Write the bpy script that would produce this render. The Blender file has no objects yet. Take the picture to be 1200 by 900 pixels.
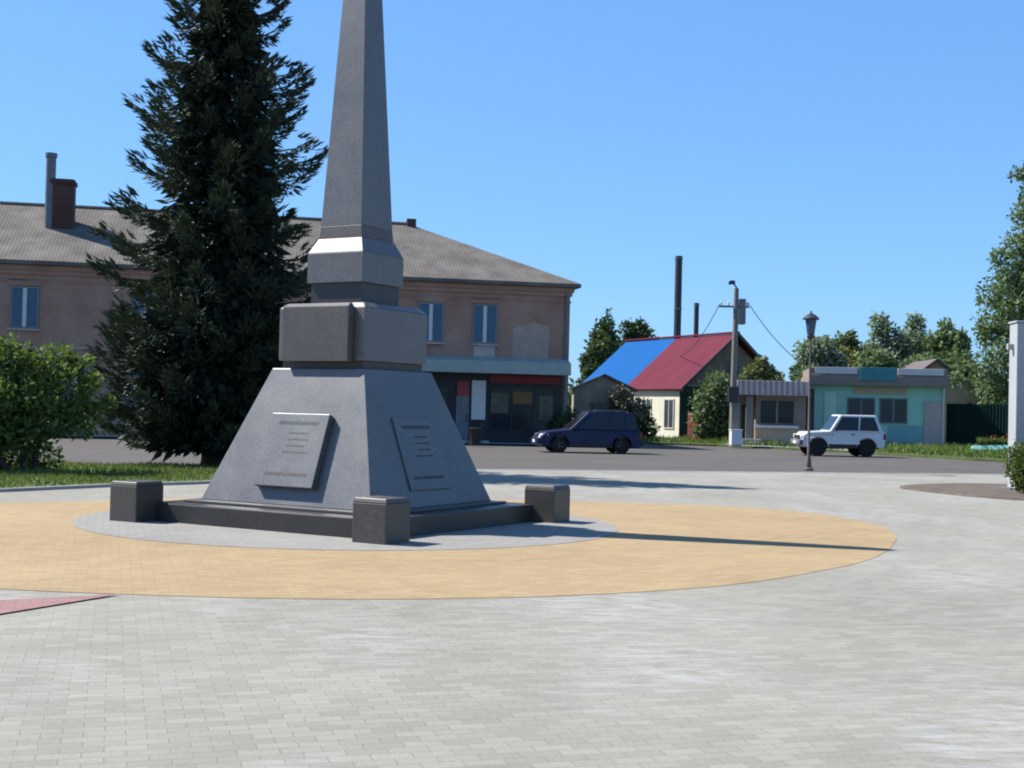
import bpy, math, random
import numpy as np
from mathutils import Vector, Matrix

random.seed(7)
RNG = np.random.default_rng(7)
scene = bpy.context.scene
COL = scene.collection
R = math.radians

# ------------------------------------------------------------------ camera
FPX, YH, ROLL, CAMZ = 1550.0, 479.0, 0.0235, 1.65
_t = math.atan(ROLL)
_p = math.atan((YH - 450) / FPX)
cam = bpy.data.objects.new('camera', bpy.data.cameras.new('camera'))
COL.objects.link(cam)
cam.data.sensor_width = 36.0
cam.data.lens = FPX / 1200.0 * 36.0
cam.data.clip_end = 6000
c_, s_ = math.cos(_t), math.sin(_t)
cp, sp = math.cos(_p), math.sin(_p)
right = Vector((c_, -s_ * sp, s_ * cp)); up = Vector((-s_, -c_ * sp, c_ * cp)); back = Vector((0, -cp, -sp))
cam.matrix_world = Matrix(((right.x, up.x, back.x, 0), (right.y, up.y, back.y, 0), (right.z, up.z, back.z, CAMZ), (0, 0, 0, 1)))
scene.camera = cam


def ray(x, y):
    dx, dy = x - 600, y - 450
    u = c_ * dx + s_ * dy; v = -s_ * dx + c_ * dy
    return Vector((u, v * sp + FPX * cp, -(v * cp - FPX * sp)))


def at(x, y, Y):                       # survey helper: the point seen there, Y metres away
    d = ray(x, y)
    return Vector((0, 0, CAMZ)) + d * (Y / d.y)


def gnd(x, y, z=0.0):                  # ... where that sight line meets the level z
    d = ray(x, y)
    return Vector((0, 0, CAMZ)) + d * ((z - CAMZ) / d.z)


def on_face(x, y, P0, ang):            # ... in the (along, up) coordinates of a facade through P0
    n = Vector((math.sin(ang), -math.cos(ang), 0)); d = ray(x, y)
    k = (Vector((P0[0], P0[1], 0)) - Vector((0, 0, CAMZ))).dot(n) / d.dot(n)
    q = Vector((0, 0, CAMZ)) + d * k
    return ((q.x - P0[0]) * math.cos(ang) + (q.y - P0[1]) * math.sin(ang), q.z)


# ------------------------------------------------------------------ materials
def new_mat(name):
    m = bpy.data.materials.new(name); m.use_nodes = True
    nt = m.node_tree; b = nt.nodes['Principled BSDF']
    return m, nt, b


def N(nt, t, **kw):
    n = nt.nodes.new(t)
    for k, v in kw.items():
        if k in n.inputs.keys() if isinstance(k, str) and hasattr(n.inputs, 'keys') else False:
            n.inputs[k].default_value = v
        else:
            setattr(n, k, v)
    return n


def rgba(c): return (c[0], c[1], c[2], 1)


def mixc(nt, fac, a, b, mode='MIX'):
    m = nt.nodes.new('ShaderNodeMix'); m.data_type = 'RGBA'; m.blend_type = mode
    for sock, v in ((m.inputs[0], fac), (m.inputs[6], a), (m.inputs[7], b)):
        if hasattr(v, 'is_linked'): nt.links.new(v, sock)
        elif isinstance(v, (int, float)): sock.default_value = v
        else: sock.default_value = rgba(v)
    return m.outputs[2]


def noise(nt, vec, scale, detail=4, rough=.6):
    n = nt.nodes.new('ShaderNodeTexNoise'); n.inputs['Scale'].default_value = scale
    n.inputs['Detail'].default_value = detail; n.inputs['Roughness'].default_value = rough
    nt.links.new(vec, n.inputs['Vector'])
    return n.outputs['Fac']


def ramp(nt, fac, lo, hi):
    n = nt.nodes.new('ShaderNodeMapRange'); n.inputs[1].default_value = lo; n.inputs[2].default_value = hi
    nt.links.new(fac, n.inputs[0]); return n.outputs[0]


def coords(nt, rot=0.0, scale=(1, 1, 1)):
    tc = nt.nodes.new('ShaderNodeTexCoord'); mp = nt.nodes.new('ShaderNodeMapping')
    mp.inputs['Rotation'].default_value = (0, 0, rot); mp.inputs['Scale'].default_value = scale
    nt.links.new(tc.outputs['Object'], mp.inputs['Vector'])
    return mp.outputs[0]


KA_ = .72


def mat(name, col, rough=.75, var=.18, scale=2.0, bump=0.0, bscale=40, spec=.35, metal=0.0, coat=0.0, fine=.0):
    m, nt, b = new_mat(name); col = [c * KA_ for c in col]
    v = coords(nt)
    n1 = noise(nt, v, scale)
    lo = [c * (1 - var) for c in col]; hi = [min(1, c * (1 + var)) for c in col]
    c = mixc(nt, ramp(nt, n1, .3, .7), lo, hi)
    if fine:
        n2 = noise(nt, v, 90, 2, .7)
        c = mixc(nt, fine, c, mixc(nt, ramp(nt, n2, .35, .65), [x * .35 for x in col], [min(1, x * 1.6) for x in col]))
    nt.links.new(c, b.inputs['Base Color'])
    b.inputs['Roughness'].default_value = rough
    b.inputs['Specular IOR Level'].default_value = spec
    b.inputs['Metallic'].default_value = metal
    b.inputs['Coat Weight'].default_value = coat
    if bump:
        bp = nt.nodes.new('ShaderNodeBump'); bp.inputs['Strength'].default_value = bump; bp.inputs['Distance'].default_value = .02
        nt.links.new(noise(nt, v, bscale, 5), bp.inputs['Height']); nt.links.new(bp.outputs[0], b.inputs['Normal'])
    return m


def granite_mat(name, col, rough, spec):
    m, nt, b = new_mat(name); col = [c * KA_ for c in col]
    v = coords(nt)
    grain = ramp(nt, noise(nt, v, 34, 3, .75), .34, .66)                       # feldspar and mica
    c = mixc(nt, grain, [x * .42 for x in col], [x * 1.75 for x in col])
    fleck = ramp(nt, noise(nt, v, 60, 1, .5), .62, .66)
    c = mixc(nt, fleck, c, [x * .22 for x in col])
    cloud = ramp(nt, noise(nt, v, 1.1, 5, .6), .32, .68)                       # slab to slab tone
    c = mixc(nt, .5, c, mixc(nt, cloud, [x * .72 for x in col], [x * 1.3 for x in col]))
    st = ramp(nt, noise(nt, coords(nt, 0, (7, 7, .5)), 1.0, 4, .6), .55, .75)  # run-off streaks
    k = nt.nodes.new('ShaderNodeMath'); k.operation = 'MULTIPLY'; k.inputs[1].default_value = .32; nt.links.new(st, k.inputs[0])
    c = mixc(nt, k.outputs[0], c, [x * .5 for x in col])
    nt.links.new(c, b.inputs['Base Color']); b.inputs['Specular IOR Level'].default_value = spec
    rr_ = nt.nodes.new('ShaderNodeMapRange'); rr_.inputs[3].default_value = rough - .08; rr_.inputs[4].default_value = rough + .12
    nt.links.new(noise(nt, v, 2.2, 5, .65), rr_.inputs[0]); nt.links.new(rr_.outputs[0], b.inputs['Roughness'])
    bp = nt.nodes.new('ShaderNodeBump'); bp.inputs['Strength'].default_value = .06; bp.inputs['Distance'].default_value = .02
    nt.links.new(noise(nt, v, 45, 4), bp.inputs['Height']); nt.links.new(bp.outputs[0], b.inputs['Normal'])
    return m


def paver_mat(name, c1, c2, mortar, rot, wear=None, wear_amt=.0, bw=.2, rh=.1):
    m, nt, b = new_mat(name); c1, c2, mortar = [[x * KA_ for x in q] for q in (c1, c2, mortar)]
    if wear: wear = [x * KA_ for x in wear]
    v = coords(nt, rot)
    br = nt.nodes.new('ShaderNodeTexBrick'); br.offset = .5
    br.inputs['Scale'].default_value = 1; br.inputs['Brick Width'].default_value = bw; br.inputs['Row Height'].default_value = rh
    br.inputs['Mortar Size'].default_value = .0045; br.inputs['Mortar Smooth'].default_value = .6
    br.inputs['Color1'].default_value = rgba(c1); br.inputs['Color2'].default_value = rgba(c2); br.inputs['Mortar'].default_value = rgba(mortar)
    br.inputs['Bias'].default_value = -.1
    nt.links.new(v, br.inputs['Vector'])
    c = br.outputs['Color']
    big = ramp(nt, noise(nt, v, .35, 5), .35, .65)
    c = mixc(nt, .22, c, mixc(nt, big, [x * .72 for x in c1], [min(1, x * 1.18) for x in c2]))
    fine = ramp(nt, noise(nt, v, 38, 3, .7), .3, .7)
    c = mixc(nt, .12, c, mixc(nt, fine, [x * .4 for x in c1], [min(1, x * 1.4) for x in c2]))
    if wear:                                          # limescale bloom on single pavers and in patches
        wv = coords(nt, rot, (1.0, .55, 1))
        w1 = ramp(nt, noise(nt, wv, .55, 3, .5), .48, .62)
        w2 = ramp(nt, noise(nt, coords(nt, rot, (3.0, 9.0, 1)), 1.0, 2, .6), .42, .66)
        mul = nt.nodes.new('ShaderNodeMath'); mul.operation = 'MULTIPLY'
        nt.links.new(w1, mul.inputs[0]); nt.links.new(w2, mul.inputs[1])
        mul2 = nt.nodes.new('ShaderNodeMath'); mul2.operation = 'MULTIPLY'; mul2.inputs[1].default_value = wear_amt
        nt.links.new(mul.outputs[0], mul2.inputs[0])
        c = mixc(nt, mul2.outputs[0], c, wear)
        d1 = ramp(nt, noise(nt, coords(nt, rot, (1.6, 4.0, 1)), .8, 4, .6), .55, .72)
        dm = nt.nodes.new('ShaderNodeMath'); dm.operation = 'MULTIPLY'; dm.inputs[1].default_value = .3
        nt.links.new(d1, dm.inputs[0])
        c = mixc(nt, dm.outputs[0], c, [x * .62 for x in c1])
    nt.links.new(c, b.inputs['Base Color']); b.inputs['Roughness'].default_value = .85; b.inputs['Specular IOR Level'].default_value = .25
    bp = nt.nodes.new('ShaderNodeBump'); bp.inputs['Strength'].default_value = .35; bp.inputs['Distance'].default_value = .006
    inv = nt.nodes.new('ShaderNodeMath'); inv.operation = 'SUBTRACT'; inv.inputs[0].default_value = 1
    nt.links.new(br.outputs['Fac'], inv.inputs[1]); nt.links.new(inv.outputs[0], bp.inputs['Height'])
    bp2 = nt.nodes.new('ShaderNodeBump'); bp2.inputs['Strength'].default_value = .25; bp2.inputs['Distance'].default_value = .01
    nt.links.new(noise(nt, v, 25, 4), bp2.inputs['Height']); nt.links.new(bp.outputs[0], bp2.inputs['Normal'])
    nt.links.new(bp2.outputs[0], b.inputs['Normal'])
    return m


def brick_mat(name, c1, c2, mortar):
    m, nt, b = new_mat(name); c1, c2, mortar = [[x * KA_ for x in q] for q in (c1, c2, mortar)]
    tc = nt.nodes.new('ShaderNodeTexCoord'); sx = nt.nodes.new('ShaderNodeSeparateXYZ'); cb = nt.nodes.new('ShaderNodeCombineXYZ')
    ad = nt.nodes.new('ShaderNodeMath'); ad.operation = 'ADD'
    nt.links.new(tc.outputs['Object'], sx.inputs[0]); nt.links.new(sx.outputs[0], ad.inputs[0]); nt.links.new(sx.outputs[1], ad.inputs[1])
    nt.links.new(ad.outputs[0], cb.inputs[0]); nt.links.new(sx.outputs[2], cb.inputs[1])
    br = nt.nodes.new('ShaderNodeTexBrick'); br.inputs['Scale'].default_value = 1
    br.inputs['Brick Width'].default_value = .26; br.inputs['Row Height'].default_value = .077; br.inputs['Mortar Size'].default_value = .009
    br.inputs['Color1'].default_value = rgba(c1); br.inputs['Color2'].default_value = rgba(c2); br.inputs['Mortar'].default_value = rgba(mortar)
    nt.links.new(cb.outputs[0], br.inputs['Vector'])
    v = tc.outputs['Object']
    st = ramp(nt, noise(nt, v, .6, 5), .35, .65)
    c = mixc(nt, .45, br.outputs['Color'], mixc(nt, st, [x * .7 for x in c1], mortar))
    nt.links.new(c, b.inputs['Base Color']); b.inputs['Roughness'].default_value = .9
    return m


def stripes_mat(name, col, period, axis=0, rough=.5, metal=0.0, dark=.7, var=.12, depth=.02):
    """profiled sheet: the ribs run along the slope"""
    m, nt, b = new_mat(name); col = [c * KA_ for c in col]
    v = coords(nt)
    sx = nt.nodes.new('ShaderNodeSeparateXYZ'); nt.links.new(v, sx.inputs[0])
    mu = nt.nodes.new('ShaderNodeMath'); mu.operation = 'MULTIPLY'; mu.inputs[1].default_value = 2 * math.pi / period
    nt.links.new(sx.outputs[axis], mu.inputs[0])
    sn = nt.nodes.new('ShaderNodeMath'); sn.operation = 'SINE'; nt.links.new(mu.outputs[0], sn.inputs[0])
    n1 = ramp(nt, noise(nt, v, .8, 5), .3, .7)
    c = mixc(nt, n1, [x * (1 - var) for x in col], [min(1, x * (1 + var)) for x in col])
    n2 = ramp(nt, noise(nt, v, 9, 4), .5, .75)
    k = nt.nodes.new('ShaderNodeMath'); k.operation = 'MULTIPLY'; k.inputs[1].default_value = .3; nt.links.new(n2, k.inputs[0])
    c = mixc(nt, k.outputs[0], c, [x * dark for x in col])
    nt.links.new(c, b.inputs['Base Color'])
    b.inputs['Roughness'].default_value = rough; b.inputs['Metallic'].default_value = metal; b.inputs['Specular IOR Level'].default_value = .06
    bp = nt.nodes.new('ShaderNodeBump'); bp.inputs['Strength'].default_value = .5; bp.inputs['Distance'].default_value = depth
    nt.links.new(sn.outputs[0], bp.inputs['Height']); nt.links.new(bp.outputs[0], b.inputs['Normal'])
    return m


def leaf_mat(name, c1, c2, trans=.3, rough=.6):
    m, nt, b = new_mat(name)
    a = nt.nodes.new('ShaderNodeAttribute'); a.attribute_name = 'tint'
    c = mixc(nt, a.outputs['Fac'], c1, c2)
    nt.links.new(c, b.inputs['Base Color']); b.inputs['Roughness'].default_value = rough; b.inputs['Specular IOR Level'].default_value = .25
    tr = nt.nodes.new('ShaderNodeBsdfTranslucent'); ms = nt.nodes.new('ShaderNodeMixShader'); ms.inputs[0].default_value = trans
    c2_ = mixc(nt, 1.0, c, (1.0, 1.0, .45), 'MULTIPLY')
    nt.links.new(c2_, tr.inputs['Color'])
    nt.links.new(b.outputs[0], ms.inputs[1]); nt.links.new(tr.outputs[0], ms.inputs[2])
    nt.links.new(ms.outputs[0], nt.nodes['Material Output'].inputs['Surface'])
    return m


def glass_mat(name, col, rough=.08, sp=.45):
    m, nt, b = new_mat(name)
    b.inputs['Base Color'].default_value = rgba(col); b.inputs['Roughness'].default_value = rough
    b.inputs['Specular IOR Level'].default_value = sp
    v = coords(nt); bp = nt.nodes.new('ShaderNodeBump'); bp.inputs['Strength'].default_value = .06; bp.inputs['Distance'].default_value = .05
    nt.links.new(noise(nt, v, 1.6, 1), bp.inputs['Height']); nt.links.new(bp.outputs[0], b.inputs['Normal'])
    return m


# ------------------------------------------------------------------ mesh builder
class MB:
    def __init__(s): s.v = []; s.f = []

    def add(s, vs, fs):
        o = len(s.v); s.v += [tuple(p) for p in vs]; s.f += [tuple(i + o for i in q) for q in fs]; return s

    def box(s, x0, x1, y0, y1, z0, z1):
        return s.add([(x0, y0, z0), (x1, y0, z0), (x1, y1, z0), (x0, y1, z0), (x0, y0, z1), (x1, y0, z1), (x1, y1, z1), (x0, y1, z1)],
                     [(3, 2, 1, 0), (4, 5, 6, 7), (0, 1, 5, 4), (1, 2, 6, 5), (2, 3, 7, 6), (3, 0, 4, 7)])

    def frus(s, a0, a1, z0, z1, b0=None, b1=None):      # half sides (x) a0->a1, (y) b0->b1
        b0 = a0 if b0 is None else b0; b1 = a1 if b1 is None else b1
        return s.add([(-a0, -b0, z0), (a0, -b0, z0), (a0, b0, z0), (-a0, b0, z0), (-a1, -b1, z1), (a1, -b1, z1), (a1, b1, z1), (-a1, b1, z1)],
                     [(3, 2, 1, 0), (4, 5, 6, 7), (0, 1, 5, 4), (1, 2, 6, 5), (2, 3, 7, 6), (3, 0, 4, 7)])

    def hexa(s, p):                                      # eight corners, bottom ring then top ring
        return s.add(p, [(3, 2, 1, 0), (4, 5, 6, 7), (0, 1, 5, 4), (1, 2, 6, 5), (2, 3, 7, 6), (3, 0, 4, 7)])

    def slab(s, quad, th):                               # a flat polygon given depth along its own normal
        q = [Vector(p) for p in quad]; n = (q[1] - q[0]).cross(q[2] - q[0]).normalized() * th
        k = len(q)
        return s.add(q + [p + n for p in q], [tuple(range(k - 1, -1, -1)), tuple(range(k, 2 * k))] + [(i, (i + 1) % k, (i + 1) % k + k, i + k) for i in range(k)])

    def prism(s, poly, y0, y1):                          # polygon in x,z pushed along y
        k = len(poly)
        return s.add([(x, y0, z) for x, z in poly] + [(x, y1, z) for x, z in poly],
                     [tuple(range(k)), tuple(range(2 * k - 1, k - 1, -1))] + [(i, i + k, (i + 1) % k + k, (i + 1) % k) for i in range(k)])

    def plan(s, poly, z0, z1):                           # polygon in x,y (counter-clockwise) pushed along z
        k = len(poly)
        return s.add([(x, y, z0) for x, y in poly] + [(x, y, z1) for x, y in poly],
                     [tuple(range(k - 1, -1, -1)), tuple(range(k, 2 * k))] + [(i, (i + 1) % k, (i + 1) % k + k, i + k) for i in range(k)])

    def tube(s, pts, rad, n=8):
        pts = [Vector(p) for p in pts]; o = len(s.v)
        if isinstance(rad, (int, float)): rad = [rad] * len(pts)
        for i, p in enumerate(pts):
            d = (pts[min(i + 1, len(pts) - 1)] - pts[max(i - 1, 0)]).normalized()
            a = d.cross(Vector((0, 0, 1)) if abs(d.z) < .9 else Vector((1, 0, 0))).normalized(); b = d.cross(a)
            for k in range(n):
                q = p + (a * math.cos(2 * math.pi * k / n) + b * math.sin(2 * math.pi * k / n)) * rad[i]; s.v.append(tuple(q))
        for i in range(len(pts) - 1):
            for k in range(n):
                s.f.append((o + i * n + k, o + i * n + (k + 1) % n, o + (i + 1) * n + (k + 1) % n, o + (i + 1) * n + k))
        s.f.append(tuple(o + k for k in range(n - 1, -1, -1))); s.f.append(tuple(o + (len(pts) - 1) * n + k for k in range(n)))
        return s

    def lathe(s, prof, n=24, axis='z', c=(0, 0, 0)):     # profile (r, h)
        o = len(s.v)
        for r, h in prof:
            for k in range(n):
                a = 2 * math.pi * k / n; x, y = r * math.cos(a), r * math.sin(a)
                s.v.append((c[0] + x, c[1] + y, c[2] + h) if axis == 'z' else (c[0] + x, c[1] + h, c[2] + y))
        for i in range(len(prof) - 1):
            for k in range(n):
                s.f.append((o + i * n + k, o + i * n + (k + 1) % n, o + (i + 1) * n + (k + 1) % n, o + (i + 1) * n + k))
        s.f.append(tuple(o + k for k in range(n - 1, -1, -1))); s.f.append(tuple(o + (len(prof) - 1) * n + k for k in range(n)))
        return s

    def build(s, name, m, parent=None, bevel=0.0, smooth=False, seg=2):
        me = bpy.data.meshes.new(name); me.from_pydata(s.v, [], s.f); me.update()
        import bmesh
        bm = bmesh.new(); bm.from_mesh(me); bmesh.ops.recalc_face_normals(bm, faces=bm.faces); bm.to_mesh(me); bm.free()
        if m: me.materials.append(m)
        o = bpy.data.objects.new(name, me); COL.objects.link(o)
        if parent: o.parent = parent
        if smooth:
            for p in me.polygons: p.use_smooth = True
            md = o.modifiers.new('edge', 'EDGE_SPLIT'); md.split_angle = R(38)
        if bevel:
            md = o.modifiers.new('bevel', 'BEVEL'); md.width = bevel; md.segments = seg; md.limit_method = 'ANGLE'; md.angle_limit = R(35)
        return o


def empty(name, label, cat, loc=(0, 0, 0), rz=0.0, group=None):
    o = bpy.data.objects.new(name, None); COL.objects.link(o); o.empty_display_size = .3
    o.location = loc; o.rotation_euler = (0, 0, rz); o['label'] = label; o['category'] = cat
    if group: o['group'] = group
    return o


def tag(o, label, cat, group=None):
    o['label'] = label; o['category'] = cat
    if group: o['group'] = group
    return o


def struct(o, kind='structure', label=None):
    o['kind'] = kind
    if label: o['label'] = label
    return o


def copy_tree(o, parent=None):
    c = o.copy(); COL.objects.link(c)
    if parent: c.parent = parent
    for ch in list(o.children): copy_tree(ch, c)
    return c


def raw_mesh(name, V, F, tint, m, parent=None):
    """V (n,3), F (k,4); tint per face"""
    me = bpy.data.meshes.new(name); k = len(F)
    me.vertices.add(len(V)); me.vertices.foreach_set('co', V.astype(np.float32).ravel())
    me.loops.add(k * 4); me.loops.foreach_set('vertex_index', F.astype(np.int32).ravel())
    me.polygons.add(k); me.polygons.foreach_set('loop_start', np.arange(0, k * 4, 4, dtype=np.int32))
    me.update(calc_edges=True)
    a = me.attributes.new('tint', 'FLOAT', 'FACE'); a.data.foreach_set('value', tint.astype(np.float32))
    me.materials.append(m)
    o = bpy.data.objects.new(name, me); COL.objects.link(o)
    if parent: o.parent = parent
    return o


def unit(a): return a / np.maximum(np.linalg.norm(a, axis=1, keepdims=True), 1e-9)


def leaves(name, P, D, L, W, m, parent=None, tint=None, rng=RNG, flat=None):
    """one diamond leaf at each P, growing along D"""
    n = len(P); D = unit(D)
    U = rng.normal(size=(n, 3)) if flat is None else flat + rng.normal(size=(n, 3)) * .35
    S = unit(np.cross(D, U)); nb = np.cross(S, D)
    L = np.broadcast_to(L, (n,))[:, None]; W = np.broadcast_to(W, (n,))[:, None]
    a = P; b = P + D * L * .45 + S * W * .5 + nb * W * .12; c = P + D * L; d = P + D * L * .45 - S * W * .5 + nb * W * .12
    V = np.stack([a, b, c, d], 1).reshape(-1, 3); F = np.arange(n * 4).reshape(n, 4)
    if tint is None: tint = rng.random(n)
    return raw_mesh(name, V, F, tint, m, parent)


def crown(name, blobs, n, size, m, parent=None, seed=1, hollow=2.6, holes=.25, aspect=.6):
    rng = np.random.default_rng(seed)
    B = np.array(blobs, float)
    w = (B[:, 3] * B[:, 4] * B[:, 5]) ** (.7); w /= w.sum()
    idx = rng.choice(len(B), n, p=w)
    d = unit(rng.normal(size=(n, 3))); r = rng.random(n) ** (1 / hollow)
    r = r * (1 + .16 * np.sin(d[:, 0] * 7 + idx) * np.sin(d[:, 1] * 6 + 2 * idx) * np.sin(d[:, 2] * 7 + idx * .7) * 2)
    r += rng.normal(size=n) * .05
    P = B[idx, :3] + d * r[:, None] * B[idx, 3:6]
    k = 2.4 / np.mean(B[:, 3:6])
    nz = np.sin(P[:, 0] * k * 2 + 1.3 * seed) + np.sin(P[:, 1] * k * 2.3 + seed) + np.sin(P[:, 2] * k * 2.7 + 2 * seed) + .6 * np.sin(P[:, 0] * k * 5 + P[:, 2] * k * 4)
    keep = nz > np.quantile(nz, holes) - rng.random(n) * .8
    P, d = P[keep], d[keep]; n = len(P)
    D = d * .7 + rng.normal(size=(n, 3)) * .8 + np.array([0, 0, -.15])
    L = size * rng.uniform(.7, 1.35, n)
    cl = np.sin(idx[keep] * 12.9898) * 43758.5453; cl = cl - np.floor(cl)
    tint = np.clip(.55 * rng.random(n) + .45 * cl, 0, 1)
    return leaves(name, P, D, L, L * aspect, m, parent, tint, rng)


def blob_set(c, rad, count, seed, sub=.45, zmin=None):
    """clumps spread over an ellipsoid"""
    rng = np.random.default_rng(seed); out = []
    for i in range(count):
        d = rng.normal(size=3); d /= np.linalg.norm(d)
        k = rng.uniform(.35, .8)
        q = np.array(c) + d * np.array(rad) * k
        if zmin is not None: q[2] = max(q[2], zmin)
        s = sub * rng.uniform(.65, 1.2)
        out.append((q[0], q[1], q[2], rad[0] * s, rad[1] * s, rad[2] * s * .85))
    return out


# ------------------------------------------------------------------ palette
M = {}
PROT = -R(16.7)
M['paving'] = paver_mat('grey paving', (.275, .256, .212), (.365, .341, .285), (.215, .198, .163), PROT, (.46, .455, .44), .6)
M['yellow'] = paver_mat('sand yellow paving', (.36, .25, .128), (.455, .33, .18), (.28, .2, .105), PROT)
M['disc'] = paver_mat('lilac grey paving', (.275, .258, .232), (.345, .325, .292), (.18, .165, .16), PROT)
M['pink'] = paver_mat('red paving', (.30, .165, .15), (.36, .2, .185), (.2, .11, .1), PROT)
M['asphalt'] = mat('asphalt', (.12, .107, .096), .9, .16, .25, .4, 60, .2, fine=.25)
M['asphalt_dark'] = mat('darker asphalt', (.065, .062, .06), .9, .25, 1.2, .4, 60, .2, fine=.2)
M['concrete'] = mat('concrete', (.42, .41, .39), .85, .12, 3, .3, 50)
M['kerb'] = mat('kerb concrete', (.46, .45, .43), .85, .12, 3, .3, 50)
M['earth'] = mat('earth', (.09, .085, .04), .95, .3, .08, .3, 3)
M['soil'] = mat('soil', (.135, .105, .08), .95, .3, 2.5, .9, 22)
M['turf'] = mat('turf', (.085, .12, .03), .9, .35, 1.4, .8, 30)
M['granite'] = granite_mat('grey granite', (.112, .107, .107), .43, .9)
M['granite_dull'] = granite_mat('weathered granite', (.108, .096, .092), .5, .5)
M['granite_block'] = granite_mat('brown grey granite', (.072, .062, .054), .45, .6)
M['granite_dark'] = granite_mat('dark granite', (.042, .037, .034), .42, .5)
M['engraved'] = mat('engraved strokes', (.085, .08, .078), .7, .1)
M['engr_green'] = mat('green lettering', (.075, .105, .095), .6, .2)
M['engr_red'] = mat('red lettering', (.15, .105, .10), .6, .2)
M['brick'] = brick_mat('old brick', (.44, .205, .14), (.53, .265, .185), (.53, .385, .285))
M['plaster'] = mat('patch of plaster', (.52, .38, .30), .9, .14, 1.5, .2)
M['plaster_pale'] = mat('pale plaster', (.62, .53, .46), .9, .1, 1.5, .2)
M['slate'] = stripes_mat('weathered asbestos slate', (.20, .178, .155), .17, 0, .9, 0, .4, .28, .008)
M['frame_dim'] = mat('blue grey frame', (.22, .25, .28), .5, .08)
M['white_pvc'] = mat('white frame', (.75, .75, .72), .45, .04)
M['glass'] = glass_mat('window glass', (.022, .035, .045), .1, .3)
M['glass_blue'] = glass_mat('bluish window glass', (.025, .07, .13))
M['glass_shop'] = glass_mat('shop window glass', (.018, .024, .026), .15, .22)
M['awning'] = mat('pale blue canopy sheet', (.38, .44, .40), .5, .08, 1.5)
M['dark_panel'] = mat('dark shopfront panel', (.022, .025, .03), .5, .15)
M['red_sign'] = mat('dark red sign band', (.26, .02, .025), .5, .15)
M['red_poster'] = mat('red poster', (.42, .05, .06), .5, .15)
M['ochre'] = mat('ochre panel', (.25, .14, .04), .6, .3, 5)
M['green_panel'] = mat('grey green panel', (.12, .13, .08), .6, .35, 4)
M['blue_roof'] = stripes_mat('bright blue metal roof', (.008, .105, .33), .35, 1, .75, 0, .85, .06)
M['red_roof'] = stripes_mat('cherry red metal roof', (.15, .028, .046), .35, 1, .75, 0, .9, .1)
M['cream'] = mat('cream plaster', (.74, .70, .56), .9, .06, 1, .15)
M['dark_green_wood'] = stripes_mat('dark green boards', (.04, .07, .05), .16, 1, .8, 0, .7, .2, .01)
M['old_wood'] = stripes_mat('weathered boards', (.26, .21, .15), .16, 1, .85, 0, .6, .25, .01)
M['shed_boards'] = stripes_mat('grey shed boards', (.42, .36, .28), .15, 0, .9, 0, .6, .3, .01)
M['steel_dark'] = mat('dark steel', (.06, .065, .075), .5, .2, 3, metal=.3)
M['steel_grey'] = mat('grey steel', (.2, .21, .23), .5, .15, 3, metal=.4)
M['steel_rust'] = mat('rusty steel', (.14, .11, .1), .7, .3, 3)
M['chimney_brick'] = brick_mat('soot dark brick', (.10, .03, .02), (.15, .05, .03), (.10, .08, .07))
M['pole_concrete'] = mat('pole concrete', (.25, .23, .2), .9, .14, 2, .2)
M['teal'] = mat('turquoise wall', (.43, .72, .58), .8, .1, .8, .1)
M['teal_pale'] = mat('pale turquoise door', (.66, .85, .70), .7, .06)
M['teal_blue'] = mat('blue teal board', (.26, .48, .50), .7, .1)
M['sign_teal'] = mat('sea blue sign', (.06, .26, .30), .5, .1)
M['lilac_white'] = mat('lilac white board', (.78, .70, .70), .6, .08, 2)
M['beige'] = mat('beige board', (.60, .46, .32), .8, .1)
M['pinkish'] = mat('grey pink panel', (.60, .46, .42), .8, .08)
M['brown_trim'] = mat('brown grey fascia', (.30, .24, .205), .8, .1)
M['tan_brick'] = brick_mat('tan brick', (.60, .38, .24), (.70, .46, .30), (.62, .52, .42))
M['kiosk_roof'] = stripes_mat('pinkish grey roof sheet', (.36, .31, .31), .3, 0, .6, 0, .7, .15)
M['kiosk_wall'] = mat('taupe kiosk wall', (.28, .22, .18), .8, .12)
M['fence_green'] = stripes_mat('dark green profiled sheet', (.009, .032, .028), .2, 0, .5, 0, .7, .12)
M['aqua'] = mat('aqua painted board', (.30, .66, .57), .6, .1, 3)
M['pillar'] = mat('pale grey painted steel', (.44, .46, .47), .55, .05, 1)
M['white'] = mat('white paint', (.78, .79, .8), .5, .05)
M['rust_gate'] = mat('red brown paint', (.22, .045, .04), .6, .2)
M['tyre'] = mat('tyre rubber', (.018, .018, .019), .85, .1, 8)
M['rim'] = mat('alloy rim', (.30, .31, .33), .35, .06, 4, metal=.7)
M['rim_dark'] = mat('dark rim', (.09, .09, .1), .4, .1, 4, metal=.5)
M['car_blue'] = mat('dark navy car paint', (.006, .014, .06), .4, .05, 1, spec=.3, coat=.12)
M['car_white'] = mat('blue white car paint', (.76, .76, .76), .32, .03, 1, spec=.4, coat=.2)
M['car_glass'] = glass_mat('tinted car glass', (.012, .014, .018), .06)
M['black_plastic'] = mat('black plastic', (.03, .03, .032), .6, .1)
M['grey_plastic'] = mat('grey plastic', (.16, .16, .18), .6, .08)
M['lamp_glass'] = mat('headlamp lens', (.80, .84, .9), .12, .03, 4, spec=.8)
M['tail'] = mat('tail lamp', (.35, .02, .02), .3, .05)
M['bark'] = mat('bark', (.085, .065, .05), .95, .3, 6, .8, 20)
M['bark_pale'] = mat('pale bark', (.2, .175, .15), .95, .3, 4, .6, 20)
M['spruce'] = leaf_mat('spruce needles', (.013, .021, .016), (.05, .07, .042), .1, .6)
M['leaf_bush'] = leaf_mat('lilac leaves', (.05, .085, .028), (.17, .24, .07), .4)
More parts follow.
